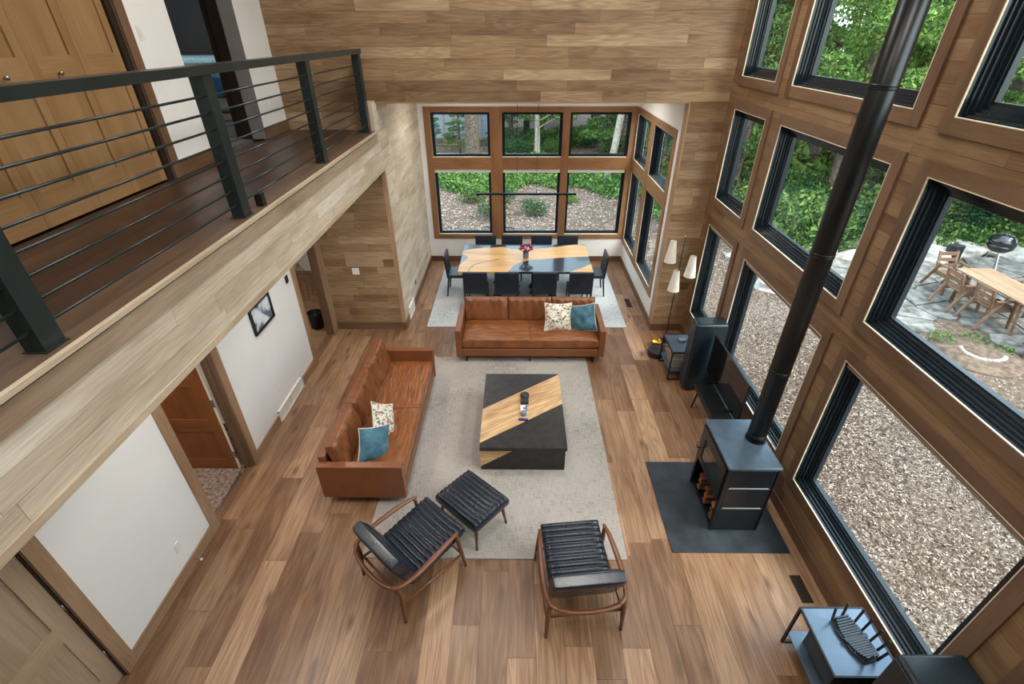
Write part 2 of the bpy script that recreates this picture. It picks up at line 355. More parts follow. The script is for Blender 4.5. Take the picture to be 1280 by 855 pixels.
class MB:
    def __init__(s): s.v = []; s.f = []
    def add(s, v, f):
        n = len(s.v); s.v += [tuple(p) for p in v]; s.f += [tuple(i+n for i in q) for q in f]; return s
    def box(s, x0, x1, y0, y1, z0, z1):
        x0, x1 = sorted((x0, x1)); y0, y1 = sorted((y0, y1)); z0, z1 = sorted((z0, z1))
        return s.add([(x0, y0, z0), (x1, y0, z0), (x1, y1, z0), (x0, y1, z0), (x0, y0, z1), (x1, y0, z1), (x1, y1, z1), (x0, y1, z1)], BOXF)
    def bar(s, a, b, w, h, upv=(0, 0, 1), w2=None, h2=None):
        a = Vector(a); b = Vector(b); d = (b-a).normalized(); u = Vector(upv)
        sd = d.cross(u)
        if sd.length < 1e-4: sd = d.cross(Vector((1, 0, 0)))
        sd.normalize(); u = sd.cross(d).normalized(); w2 = w2 or w; h2 = h2 or h
        v = [a-sd*w/2-u*h/2, a+sd*w/2-u*h/2, a+sd*w/2+u*h/2, a-sd*w/2+u*h/2, b-sd*w2/2-u*h2/2, b+sd*w2/2-u*h2/2, b+sd*w2/2+u*h2/2, b-sd*w2/2+u*h2/2]
        return s.add(v, BOXF)
    def tube(s, pts, rad, n=10, flat=1.0):
        pts = [Vector(p) for p in pts]; m = len(pts)
        if not hasattr(rad, '__len__'): rad = [rad]*m
        vs = []; pu = None
        for i, p in enumerate(pts):
            d = (pts[min(i+1, m-1)]-pts[max(i-1, 0)]).normalized()
            if pu is None:
                pu = Vector((0, 0, 1)) if abs(d.z) < .9 else Vector((1, 0, 0))
            sd = d.cross(pu).normalized(); pu = sd.cross(d).normalized()
            for k in range(n):
                a = 2*PI*k/n; vs.append(p+sd*math.cos(a)*rad[i]+pu*math.sin(a)*rad[i]*flat)
        fs = [(i*n+k, i*n+(k+1) % n, (i+1)*n+(k+1) % n, (i+1)*n+k) for i in range(m-1) for k in range(n)]
        fs += [tuple(range(n))[::-1], tuple((m-1)*n+k for k in range(n))]
        return s.add(vs, fs)
    def lathe(s, prof, n=24, c=(0, 0, 0)):
        vs = [(c[0]+r*math.cos(2*PI*k/n), c[1]+r*math.sin(2*PI*k/n), c[2]+z) for r, z in prof for k in range(n)]
        m = len(prof)
        fs = [(i*n+k, i*n+(k+1) % n, (i+1)*n+(k+1) % n, (i+1)*n+k) for i in range(m-1) for k in range(n)]
        fs += [tuple(range(n))[::-1], tuple((m-1)*n+k for k in range(n))]
        return s.add(vs, fs)
    def prism(s, poly, z0, z1):
        n = len(poly)
        a = sum(poly[i][0]*poly[(i+1) % n][1]-poly[(i+1) % n][0]*poly[i][1] for i in range(n))
        if a < 0: poly = poly[::-1]
        vs = [(x, y, z0) for x, y in poly]+[(x, y, z1) for x, y in poly]
        fs = [tuple(range(n))[::-1], tuple(range(n, 2*n))]+[(i, (i+1) % n, n+(i+1) % n, n+i) for i in range(n)]
        return s.add(vs, fs)
    def slab(s, L, W, Tk, nx=20, ny=20, c=(0, 0, 0), p=6, pt=2.5, top=None, rot=None, pinch=0, edge=.0):
        """rounded cushion: superellipse edge falloff, centre c; top(u,v) adds to the upper face"""
        uv = []
        def ax(n):
            return [math.copysign(1-(1-abs(t))**1.8, t) for t in [(-1+2*i/n) for i in range(n+1)]]
        U, V = ax(nx), ax(ny); vs = []; idx = {}
        for sd in (1, -1):
            for i, u in enumerate(U):
                for j, v in enumerate(V):
                    e = max(0, (1-abs(u)**p))**(1/pt)*max(0, (1-abs(v)**p))**(1/pt)
                    e = edge+(1-edge)*e
                    brd = i in (0, nx) or j in (0, ny)
                    if brd and sd == -1 and edge == 0: idx[(sd, i, j)] = idx[(1, i, j)]; continue
                    x = u*L/2*(1-pinch*(v*v)*(1-abs(u)*0.0)*abs(u)*0) ; y = v*W/2
                    if pinch:
                        x = u*L/2*(1-pinch*(1-v*v)); y = v*W/2*(1-pinch*(1-u*u))
                    z = sd*Tk/2*e
                    if sd == 1 and top: z += top(u, v)*e
                    idx[(sd, i, j)] = len(vs); vs.append((x, y, z))
        fs = []
        for i in range(nx):
            for j in range(ny):
                fs.append((idx[1, i, j], idx[1, i+1, j], idx[1, i+1, j+1], idx[1, i, j+1]))
                fs.append((idx[-1, i, j], idx[-1, i, j+1], idx[-1, i+1, j+1], idx[-1, i+1, j]))
        if edge > 0:
            ring = [(i, 0) for i in range(nx)]+[(nx, j) for j in range(ny)]+[(i, ny) for i in range(nx, 0, -1)]+[(0, j) for j in range(ny, 0, -1)]
            for k in range(len(ring)):
                a, b = ring[k], ring[(k+1) % len(ring)]
                fs.append((idx[(1,)+a], idx[(-1,)+a], idx[(-1,)+b], idx[(1,)+b]))
        m = Matrix.Translation(c) @ (rot.to_matrix().to_4x4() if rot else Matrix.Identity(4))
        return s.add([m @ Vector(q) for q in vs], fs)
    def mesh(s, name='m'):
        me = bpy.data.meshes.new(name); me.from_pydata(s.v, [], s.f); me.update(); return me
    def build(s, name, mat, parent=None, loc=(0, 0, 0), rot=(0, 0, 0), smooth=False, bevel=0, **k):
        me = s.mesh(name)
        if bevel:
            bm = bmesh.new(); bm.from_mesh(me)
            bmesh.ops.bevel(bm, geom=[e for e in bm.edges], offset=bevel, segments=2, affect='EDGES', profile=.5)
            bm.to_mesh(me); bm.free()
        return link(name, me, mat, parent, loc, rot, smooth)
def rbox(x0, x1, y0, y1, z0, z1, r=.01, seg=3):
    """rounded box mesh builder"""
    mb = MB().box(x0, x1, y0, y1, z0, z1); me = mb.mesh()
    bm = bmesh.new(); bm.from_mesh(me); bmesh.ops.bevel(bm, geom=list(bm.edges), offset=r, segments=seg, affect='EDGES', profile=.5)
    bm.to_mesh(me); bm.free(); return me
def rb(name, mat, parent, x0, x1, y0, y1, z0, z1, r=.01, seg=3, **k):
    return link(name, rbox(x0, x1, y0, y1, z0, z1, r, seg), mat, parent, smooth=False, **k)
def catmull(pts, n=6):
    pts = [Vector(p) for p in pts]; P = [pts[0]*2-pts[1]]+pts+[pts[-1]*2-pts[-2]]; out = []
    for i in range(1, len(P)-2):
        for k in range(n):
            t = k/n; a, b, c, d = P[i-1:i+3]
            out.append(.5*((2*b)+(c-a)*t+(2*a-5*b+4*c-d)*t*t+(-a+3*b-3*c+d)*t**3))
    out.append(pts[-1]); return out
def lerp_list(r, n):
    m = len(r)-1; return [r[min(int(i/(n-1)*m), m-1)]*(1-(i/(n-1)*m-min(int(i/(n-1)*m), m-1)))+r[min(int(i/(n-1)*m), m-1)+1]*(i/(n-1)*m-min(int(i/(n-1)*m), m-1)) for i in range(n)]
def copy_tree(o, parent=None):
    c = o.copy(); C.objects.link(c)
    if parent: c.parent = parent
    for ch in list(o.children): copy_tree(ch, c)
    return c

_cache = {}
def boxmesh(a, b, c, mat):
    k = (round(a, 3), round(b, 3), round(c, 3), mat.name)
    if k not in _cache:
        me = MB().box(0, a, 0, b, 0, c).mesh('board'); me.materials.append(mat); _cache[k] = me
    return _cache[k]
def board(name, mat, parent, x0, x1, y0, y1, z0, z1, axis):
    """box-shaped board whose grain runs along the given world axis (mesh-local X = length)"""
    dx, dy, dz = x1-x0, y1-y0, z1-z0
    if axis == 0: me = boxmesh(dx, dy, dz, mat); loc = (x0, y0, z0); rot = (0, 0, 0)
    elif axis == 1: me = boxmesh(dy, dx, dz, mat); loc = (x1, y0, z0); rot = (0, 0, PI/2)
    else: me = boxmesh(dz, dy, dx, mat); loc = (x1, y0, z0); rot = (0, -PI/2, 0)
    o = bpy.data.objects.new(name, me); C.objects.link(o); o.location = loc; o.rotation_euler = rot
    if parent: o.parent = parent
    return o

class Plane:
    """a wall plane: interior face at pos; s runs along it; d is depth outward (negative = into the room)"""
    def __init__(s, axis, pos, out): s.axis, s.pos, s.out = axis, pos, out
    def bx(s, s0, s1, d0, d1, z0, z1):
        a, b = sorted((s.pos+s.out*d0, s.pos+s.out*d1))
        return (a, b, s0, s1, z0, z1) if s.axis == 0 else (s0, s1, a, b, z0, z1)
    def along(s): return 1 if s.axis == 0 else 0
def wall(name, mat, pl, s0, s1, z0, z1, thk, holes=(), label=None, cat='wall', d0=0.0):
    S = sorted({s0, s1, *[h[0] for h in holes], *[h[1] for h in holes]}); Z = sorted({z0, z1, *[h[2] for h in holes], *[h[3] for h in holes]})
    S = [a for a in S if s0 <= a <= s1]; Z = [a for a in Z if z0 <= a <= z1]
    mb = MB()
    for i in range(len(S)-1):
        for j in range(len(Z)-1):
            cs, cz = (S[i]+S[i+1])/2, (Z[j]+Z[j+1])/2
            if any(h[0] < cs < h[1] and h[2] < cz < h[3] for h in holes): continue
            mb.box(*pl.bx(S[i], S[i+1], d0, thk, Z[j], Z[j+1]))
    o = mb.build(name, mat); return tag(o, label, cat, None, 'structure')
def plank_wall(parent, mat, pl, s0, s1, z0, z1, holes=(), row=.134, lens=(.5, 2.0), thk=.012, off=0.0, gap=.0022, zref=None):
    z = z0 if zref is None else zref-math.ceil((zref-z0)/row)*row
    n = 0
    while z < z1-.004:
        a, b = max(z, z0), min(z+row, z1)
        if b-a > .01:
            cuts = sorted({a, b, *[h[2] for h in holes if a < h[2] < b], *[h[3] for h in holes if a < h[3] < b]})
            for q in range(len(cuts)-1):
                za, zb = cuts[q], cuts[q+1]
                if zb-za < .012: continue
                iv = [(s0, s1)]
                for h in holes:
                    if h[2] < (za+zb)/2 < h[3]:
                        nv = []
                        for u, w in iv:
                            if h[1] <= u or h[0] >= w: nv.append((u, w)); continue
                            if h[0] > u: nv.append((u, h[0]))
                            if h[1] < w: nv.append((h[1], w))
                        iv = nv
                for u, w in iv:
                    t = u
                    while t < w-.01:
                        L = random.uniform(*lens)
                        if t == u: L *= random.uniform(.35, 1)
                        e = min(t+L, w)
                        if w-e < .18: e = w
                        bx = pl.bx(t+gap/2, e-gap/2, -thk-off, -off, za+gap/2, zb-gap/2)
                        board('plank', mat, parent, *bx, pl.along()); n += 1; t = e
        z += row
    return n

GAPM = plain('dark_joint', srgb(70, 52, 38), .9)
XR, XL, XW, YH, HZ, YF, XA = 3.0, -2.04, -3.30, 7.65, 3.765, 10.79, 2.46
SOF, LOFT = 2.84, 3.40
PR = Plane(0, XR, 1); PA = Plane(0, XA, 1); PF = Plane(1, YF, 1); PH = Plane(1, YH, 1); PL = Plane(0, XL, -1); PW = Plane(0, XW, -1); PV = Plane(0, -3.35, -1)

# ------------------------------------------------------------ floor
fl = MB().box(-3.42, 3.18, -4, YH+.06, -.25, -.012).box(-2.3, 2.64, YH+.06, YF+.18, -.25, -.012).build('floor', GAPM); tag(fl, 'wide plank oak floor of the great room', 'floor', None, 'structure')
x = -.072-.254*13
while x < 3.0:
    y = -1.2-random.uniform(0, 1.6)
    xa, xb = max(x, XW), min(x+.254, XR)
    yend = YH if (xb < XL+.1 or xa > XA) else YF
    while y < yend and xb-xa > .02:
        L = random.choice((.9, 1.3, 1.7, 2.1, 2.4)); e = min(y+L, yend)
        if yend-e < .25: e = yend
        board('plank', floorplank, fl, xa+.001, xb-.001, y+.001, e-.001, -.014, 0, 1); y = e
    x += .254
for a, b in ((.98, 1.93), (3.425, 4.29), (6.58, 7.45)): board('plank', floorplank, fl, -3.44, XW, a, b, -.014, 0, 1)
# passage and study floors beyond the left doorways
tag(MB().box(-6.2, -3.44, 5.2, 10.2, -.25, 0).build('floor_passage', floorplank), 'plank floor of the passage beyond the far left doorway', 'floor', None, 'structure')
tag(MB().box(-6.2, -3.44, 1.2, 5.1, -.25, 0).build('floor_study', GAPM), 'floor of the side room behind the open door', 'floor', None, 'structure')

# ------------------------------------------------------------ right window wall
cols = {'a': (6.238, 7.431), 'b': (3.926, 6.06), 'c': (1.60, 3.735), 'd': (-.75, 1.42)}  # column d is unseen, added to let in more daylight
rows = {'bottom': (.448, 2.212), 'middle': (2.393, 3.822), 'top': (3.997, 5.60)}
cw = .108
holesR = []; winR = []
for cn, (a, b) in cols.items():
    for rn, (z0, z1) in rows.items():
        holesR.append((a+cw, b-cw, z0+cw, z1-cw)); winR.append((cn, rn, a, b, z0, z1))
wr = wall('wall_right', GAPM, PR, -4, YH+.2, -.25, 6.6, .18, holesR, 'tall plank-clad wall filled with black-framed windows', d0=0.0)
outer = [(a, b, z0, z1) for _, _, a, b, z0, z1 in winR]
plank_wall(wr, rightplank, PR, .3, YH, .14, 5.7, [(a+.01, b-.01, z0+.01, z1-.01) for a, b, z0, z1 in outer], .134, (.6, 2.2))
bb = board('baseboard_right', base_w, None, *PR.bx(-4, YH, -.03, 0, 0, .14), 1); tag(bb, 'brown baseboard under the tall window wall', 'baseboard', None, 'structure')

WN = [0]
def window(pl, s0, s1, z0, z1, label, casing=None, cwid=.108, off=.0, shade=None, rings=((0, .022, .012, .17), (.022, .042, .035, .16), (.042, .062, .06, .155), (.062, .092, .078, .15), (.092, .108, .092, .135)), proud=.022, jamb=True, cased=(1, 1, 1, 1)):
    """s0..z1 = opening inside the casing"""
    WN[0] += 1
    root = MB()
    for (i0, i1, d0, d1) in rings[:1]:
        root.box(*pl.bx(s0, s0+i1, d0, d1, z0, z1)).box(*pl.bx(s1-i1, s1, d0, d1, z0, z1)).box(*pl.bx(s0+i1, s1-i1, d0, d1, z0, z0+i1)).box(*pl.bx(s0+i1, s1-i1, d0, d1, z1-i1, z1))
    r = root.build('window_%d' % WN[0], black); tag(r, label, 'window', None, 'structure')
    li = MB(); li.box(*pl.bx(s0, s0+.006, -proud+.010, .012, z0, z1)).box(*pl.bx(s1-.006, s1, -proud+.010, .012, z0, z1)).box(*pl.bx(s0, s1, -proud+.010, .012, z0, z0+.006)).box(*pl.bx(s0, s1, -proud+.010, .012, z1-.006, z1))
    if jamb: li.build('jamb_extension', black, r)
    sash = MB()
    for (i0, i1, d0, d1) in rings[1:]:
        sash.box(*pl.bx(s0+i0, s0+i1, d0, d1, z0+i0, z1-i0)).box(*pl.bx(s1-i1, s1-i0, d0, d1, z0+i0, z1-i0)).box(*pl.bx(s0+i1, s1-i1, d0, d1, z0+i0, z0+i1)).box(*pl.bx(s0+i1, s1-i1, d0, d1, z1-i1, z1-i0))
    sash.build('sash', black, r)
    g = rings[-1][1]-.01
    MB().box(*pl.bx(s0+g, s1-g, .106, .110, z0+g, z1-g)).build('pane', glass, r)
    if jamb:
        j = MB(); t = .007
        j.box(*pl.bx(s0, s0+t, -proud-.002, -proud+.010, z0, z1)).box(*pl.bx(s1-t, s1, -proud-.002, -proud+.010, z0, z1)).box(*pl.bx(s0+t, s1-t, -proud-.002, -proud+.010, z0, z0+t)).box(*pl.bx(s0+t, s1-t, -proud-.002, -proud+.010, z1-t, z1))
        j.build('jamb_liner', cream, r)
    if casing:
        al = pl.along()
        if cased[0]: board('casing', casing, r, *pl.bx(s0-cwid, s0, -proud, off, z0-cwid, z1+cwid), 2)
        if cased[1]: board('casing', casing, r, *pl.bx(s1, s1+cwid, -proud, off, z0-cwid, z1+cwid), 2)
        if cased[2]: board('casing', casing, r, *pl.bx(s0, s1, -proud, off, z0-cwid, z0), al)
        if cased[3]: board('casing', casing, r, *pl.bx(s0, s1, -proud, off, z1, z1+cwid), al)
    if shade:
        MB().box(*pl.bx(s0+.01, s1-.01, .0, .075, z1-.07, z1-.005)).build('shade_cassette', shade, r)
    return r
cname = {'a': 'narrow', 'b': 'wide', 'c': 'widest nearest', 'd': 'wide rear'}
for cn, rn, a, b, z0, z1 in winR:
    lab = {'a': 'narrow black-framed window of the %s row, far corner of the tall wall', 'b': 'wide black-framed window of the %s row beside the flue pipe', 'c': 'large black-framed window of the %s row nearest the camera on the right', 'd': 'wide black-framed window of the %s row added unseen behind the camera for light'}[cn] % rn
    window(PR, a+cw, b-cw, z0+cw, z1-cw, lab, casing_r, cw, 0, valance_b if rn == 'bottom' else None, proud=.032)

# ------------------------------------------------------------ header wall (y = YH) above the dining opening, and recess wall
wh = wall('wall_header', GAPM, PH, XW-.1, XR, 2.84, 6.6, .16, [(XL, XA, -1, HZ)], 'tall plank-clad wall above the dining bay opening')
plank_wall(wh, wallplank, PH, -3.35, XR, HZ-3*.134, 5.2, [(XL, XA, -1, HZ)], .134, (.6, 2.0), zref=HZ)
tag(MB().box(*PH.bx(XL, XA, -.014, .165, HZ-.02, HZ)).build('trim_1', casing_l), 'thin wood trim along the bottom of the header wall', 'trim', None, 'structure')
wp = wall('wall_pier', GAPM, PH, XA, XR, 0, 2.84, .16, (), 'narrow plank-clad pier between dining bay and tall window wall')
plank_wall(wp, wallplank, PH, XA, XR, .13, HZ-3*.134, (), .134, (.3, .9), zref=HZ)
tag(MB().box(*PH.bx(XA-.02, XR, -.03, 0, 0, .13)).build('baseboard_pier', base_w), 'brown baseboard at the foot of the narrow pier', 'baseboard', None, 'structure')
tag(board('trim_2', casing_l, None, *PH.bx(XA-.022, XA, -.014, .16, .13, HZ), 2), 'thin wood corner trim at the edge of the pier', 'trim', None, 'structure')
wc = wall('wall_recess', GAPM, PH, XW-.1, XL, 0, SOF+.1, .16, (), 'plank-clad end wall under the loft with a light switch')
plank_wall(wc, wallplank, PH, XW+.02, XL-.045, .14, SOF, (), .134, (.4, 1.3), zref=SOF)
tag(MB().box(*PH.bx(XW, XL+.015, -.03, 0, 0, .14)).build('baseboard_recess', base_w), 'brown baseboard at the foot of the recess wall', 'baseboard', None, 'structure')
tag(board('trim_3', casing_l, None, *PH.bx(XL-.045, XL+.016, -.02, .05, .14, SOF+.0), 2), 'vertical wood corner trim at the end of the recess wall', 'trim', None, 'structure')

# dining bay left wall and loft fascia (x = XL)
wl = wall('wall_dining_left', GAPM, PL, YH+.0, YF+.18, 0, HZ+.3, .16, (), 'plank-clad left wall of the dining bay, window light in its pale colour')
plank_wall(wl, litplank, PL, YH+.012, YF, .14, HZ, (), .134, (.5, 1.5), zref=SOF)
tag(board('baseboard_dining_left', base_w, None, *PL.bx(YH+.03, YF, -.03, 0, 0, .14), 1), 'brown baseboard on the left of the dining bay', 'baseboard', None, 'structure')
fa = wall('wall_loft_fascia', GAPM, PL, -4, YH, SOF, LOFT-.02, .14, (), 'plank-clad edge of the loft floor, window light in its pale colour', 'fascia')
plank_wall(fa, litplank, PL, .2, YH+.008, SOF+.035, LOFT-.145, (), .134, (.6, 2.2), zref=LOFT-.145)
plank_wall(fa, litplank, PL, 7.50, YH+.008, LOFT-.145, HZ, (), .134, (.2, .3), zref=LOFT-.145)
tag(board('trim_4', nosing, None, *PL.bx(-4, 7.50, -.02, 0, LOFT-.15, LOFT-.034), 1), 'taupe fascia trim board just under the loft edge', 'trim', None, 'structure')
tag(board('trim_5', pale_trim, None, *PL.bx(-4, YH, -.022, .10, SOF-.012, SOF+.035), 1), 'light wood trim along the lower edge of the loft', 'trim', None, 'structure')
tag(board('trim_6', pale_trim, None, *PL.bx(7.50, YH, 0, .1, LOFT-.02, HZ+.02), 2), 'short plank-clad upstand where the loft rail ends', 'trim', None, 'structure')

# loft floor, soffit, nosing
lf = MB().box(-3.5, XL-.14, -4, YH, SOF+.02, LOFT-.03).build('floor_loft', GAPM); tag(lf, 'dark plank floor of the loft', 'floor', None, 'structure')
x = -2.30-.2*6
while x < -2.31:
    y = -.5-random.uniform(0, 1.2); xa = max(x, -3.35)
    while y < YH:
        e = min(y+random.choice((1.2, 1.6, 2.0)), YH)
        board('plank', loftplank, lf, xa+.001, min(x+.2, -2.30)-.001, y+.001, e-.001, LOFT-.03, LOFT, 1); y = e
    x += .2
tag(board('trim_8', pale_trim, None, XL, XL+.03, -4, 7.52, LOFT-.022, LOFT+.004, 1), 'thin pale lip along the edge of the loft', 'trim', None, 'structure')
tag(board('trim_7', nosing_shade, None, -2.30, XL, -4, 7.52, LOFT-.028, LOFT+.002, 1), 'wide nosing board under the railing posts, shade in its brown colour', 'trim', None, 'structure')
tag(MB().box(-3.42, XL-.14, -4, YH, SOF, SOF+.02).build('ceiling_soffit', white), 'soffit beneath the loft', 'ceiling', None, 'structure')

# left lower wall with door openings
dh = 2.10
doors_l = [(.98, 1.93), (3.425, 4.29), (6.58, 7.45)]
ww = wall('wall_left', white, PW, -4, YH, 0, SOF, .13, [(a, b, -1, dh) for a, b in doors_l], 'white painted wall under the loft')
TN = [7]
def trim(mat, bx, axis, label):
    TN[0] += 1
    o = board('trim_%d' % TN[0], mat, None, *bx, axis); return tag(o, label, 'trim', None, 'structure')
for i, (a, b) in enumerate(doors_l):
    nm = ('nearest closed door', 'open study door', 'far passage opening')[i]
    for q, (s0, s1) in enumerate(((a-.115, a), (b, b+(.195 if i == 2 else .115)))):
        trim(casing_l, PW.bx(s0, s1, -.02, 0, 0, dh+.115), 2, 'tan casing %s of the %s' % (('on the near side', 'on the far side')[q], nm))
    trim(casing_l, PW.bx(a, b, -.02, 0, dh, dh+.115), 1, 'tan head casing of the %s' % nm)
    if i == 0:
        for q, (s0, s1) in enumerate(((a, a+.013), (b-.013, b))):
            trim(ventm, PW.bx(s0, s1, .004, .13, 0, dh), 2, 'dark jamb gap %s of the %s' % (('on the near side', 'on the far side')[q], nm))
    if i:
        jm = casing_r
        for q, (s0, s1) in enumerate(((a, a+.02), (b-.02, b))):
            trim(jm, PW.bx(s0, s1, 0, .13, 0, dh), 2, 'brown jamb %s of the %s' % (('on the near side', 'on the far side')[q], nm))
            st = (s0+.02, s0+.032) if q == 0 else (s1-.032, s1-.02)
            trim(jm, PW.bx(st[0], st[1], .045, .085, 0, dh), 2, 'door stop %s of the %s' % (('on the near side', 'on the far side')[q], nm))
segs = [(-4, .865), (2.045, 3.31), (4.405, 6.465)]
for k, (a, b) in enumerate(segs):
    tag(board('baseboard_left_%d' % (k+1), casing_l, None, *PW.bx(a, b, -.018, 0, 0, .13), 1), 'brown baseboard %s' % ('behind the camera', 'below the nearest white wall panel', 'below the white wall with the picture')[k], 'baseboard', None, 'structure')

def shaker_door(name, mat, pmat, W, Hh, rails, T_=.04, stile=.115, parent=None, loc=(0, 0, 0), rot=0, label=None):
    """leaf in local coords: width along +X from 0, thickness in Y, rails = list of (z0,z1)"""
    r = thing(name, None, None, loc, rot) if parent is None else None
    root = r
    for k, (xa, xb) in enumerate(((0, stile), (W-stile, W))):
        board('stile', mat, root, xa, xb, -T_/2, T_/2, 0, Hh, 2)
    for z0, z1 in rails: board('rail', mat, root, stile, W-stile, -T_/2, T_/2, z0, z1, 0)
    for k in range(len(rails)-1): board('panel', pmat, root, stile, W-stile, -T_/2+.012, T_/2-.012, rails[k][1], rails[k+1][0], 2)
    return root
def rename_struct(o, name, label): o.name = name; tag(o, label, 'door', None, 'structure')
d1 = shaker_door('door_1', doorwood, doorpanel, .92, 2.07, [(0, .2), (.80, .97), (1.93, 2.07)], loc=(XW-.045, 1.915, .015), rot=-PI/2, stile=.13)
rename_struct(d1, 'door_1', 'closed maple shaker door at the lower left')
for z in (.35, 1.02, 1.8):
    MB().lathe([(.008, 0), (.008, .09)], 10, (-.004, .026, z-.045)).build('hinge', steel, d1, smooth=True)
d2 = shaker_door('door_2', doororange, doororange, .84, 2.07, [(0, .17), (.62, .80), (1.28, 1.40), (1.93, 2.07)], loc=(XW-.15, 4.235, .015), rot=PI, stile=.12)
rename_struct(d2, 'door_2', 'amber wood panelled door standing open into the side room')
for z in (.25, 1.05, 1.85):
    MB().box(-.03, .005, .018, .03, z-.05, z+.05).build('hinge', steel, d2)
MB().box(-.002, .0, -.02, .02, 0, 2.07).build('door_edge', cream, d2)
tag(MB().box(XW-.12, XW-.09, 3.445, 4.27, 0, .008).build('trim_40', steel), 'thin metal threshold strip at the study carpet', 'trim', None, 'structure')
tag(MB().box(-6.1, XW-.12, 2.2, 4.9, 0, .02).build('shag_carpet', shag), 'mottled brown shag carpet beyond the open door', 'carpet')
# side rooms
tag(MB().box(-6.2, -3.43, 5.06, 5.2, 0, 2.84).build('wall_study_divider', white), 'partition between side room and passage', 'wall', None, 'structure')
tag(MB().box(-6.3, -6.2, 1.1, 10.3, 0, 2.84).build('wall_study_back', white), 'back wall of the side rooms', 'wall', None, 'structure')
tag(MB().box(-6.2, -3.43, 10.2, 10.3, 0, 2.84).box(-6.2, -3.43, 1.1, 1.2, 0, 2.84).build('wall_study_ends', white), 'end walls of the side rooms', 'wall', None, 'structure')
tag(MB().box(-6.2, -3.43, 1.1, 10.3, 2.84, 2.94).build('ceiling_study', white), 'ceiling of the side rooms', 'ceiling', None, 'structure')
tag(MB().box(-3.42, -3.30, YH+.16, 10.2, 0, 2.84).build('wall_passage_right', wallplank), 'passage wall behind the recess', 'wall', None, 'structure')

# ------------------------------------------------------------ dining bay far wall, right wall, ceiling
xs = [(-1.785, -.565), (-.315, .935), (1.085, 2.325)]
zs = [(.665, 2.115), (2.36, 3.235)]
hf = [(a, b, c, d) for a, b in xs for c, d in zs]
wf = wall('wall_far', white, PF, XL-.16, XA+.18, -.25, HZ+.3, .18, hf, 'white end wall of the dining bay')
for i, (a, b) in enumerate(xs):
    for j, (c, d) in enumerate(zs):
        window(PF, a, b, c, d, '%s black-framed window in the %s row behind the dining table' % (('left', 'middle', 'right')[i], ('lower', 'upper')[j]), None, shade=valance if j == 0 else None,
               rings=((0, .02, .03, .17), (.02, .04, .06, .15), (.04, .055, .08, .135)), jamb=False)
        trim_o = MB().box(*PF.bx(a, b, -.005, .03, c-.0, c+.012)).build('trim_%d' % (50+i*2+j), cream); tag(trim_o, 'pale sill of the %s %s dining window' % (('left', 'middle', 'right')[i], ('lower', 'upper')[j]), 'trim', None, 'structure')
vx = [(-1.915, -1.785), (-.565, -.315), (.935, 1.085), (2.325, 2.43)]
for k, (a, b) in enumerate(vx):
    tag(board('trim_%d' % (60+k), casing_f, None, *PF.bx(a, b, -.02, .03, .56, 3.34), 2), 'honey wood upright casing, %s of the dining windows' % ('leftmost', 'between left and middle', 'between middle and right', 'rightmost')[k], 'trim', None, 'structure')
for k, (c, d) in enumerate(((.56, .665), (2.115, 2.36), (3.235, 3.34))):
    for i, (a, b) in enumerate(xs):
        tag(board('trim_%d' % (70+k*3+i), casing_f, None, *PF.bx(a, b, -.018, .03, c, d), 0), 'honey wood %s of the %s dining window' % (('sill casing', 'middle rail', 'head casing')[k], ('left', 'middle', 'right')[i]), 'trim', None, 'structure')
ys = [(8.14, 9.36), (9.62, 10.72)]
zs2 = [(.60, 2.09), (2.345, 3.22)]
ha = [(a, b, c, d) for a, b in ys for c, d in zs2]
wa = wall('wall_dining_right', white, PA, YH+.16, YF, -.25, HZ+.3, .18, ha, 'white right wall of the dining bay')
tag(MB().box(*PA.bx(YH, YH+.16, 0, .1, 0, HZ)).build('wall_pier_side', white), 'white end face of the pier', 'wall', None, 'structure')
for i, (a, b) in enumerate(ys):
    for j, (c, d) in enumerate(zs2):
        window(PA, a, b, c, d, '%s black-framed window in the %s row on the right of the dining bay' % (('near', 'far')[i], ('lower', 'upper')[j]), None, jamb=True, proud=.01)
for k, (a, b) in enumerate(((8.01, 8.14), (9.36, 9.62), (10.72, 10.775))):
    tag(board('trim_%d' % (80+k), casing_f, None, *PA.bx(a, b, -.02, .03, .47, 3.335), 2), 'wood upright casing, %s on the dining bay right wall' % ('nearest', 'middle', 'farthest')[k], 'trim', None, 'structure')
for k, (c, d) in enumerate(((.47, .60), (2.09, 2.345), (3.22, 3.335))):
    for i, (a, b) in enumerate(ys):
        tag(board('trim_%d' % (84+k*2+i), casing_f, None, *PA.bx(a, b, -.018, .03, c, d), 1), 'wood %s of the %s side window in the dining bay' % (('sill casing', 'middle rail', 'head casing')[k], ('near', 'far')[i]), 'trim', None, 'structure')
tag(board('baseboard_far', base_w, None, *PF.bx(XL+.03, XA-.02, -.018, 0, 0, .13), 0), 'brown baseboard under the dining windows', 'baseboard', None, 'structure')
tag(board('baseboard_dining_right', base_w, None, *PA.bx(YH, YF, -.018, 0, 0, .13), 1), 'brown baseboard on the right of the dining bay', 'baseboard', None, 'structure')
tag(MB().box(XL-.16, XA+.18, YH+.16, YF+.18, HZ+.02, HZ+.2).build('ceiling_dining', white), 'white ceiling of the dining bay', 'ceiling', None, 'structure')
tag(MB().box(-6.4, 3.6, -4, YH+.2, 6.6, 6.8).build('ceiling', white), 'high ceiling of the great room', 'ceiling', None, 'structure')
tag(MB().box(-3.5, 3.2, -4.15, -4, -.25, 6.6).build('wall_back', wallplank), 'wall behind the camera', 'wall', None, 'structure')

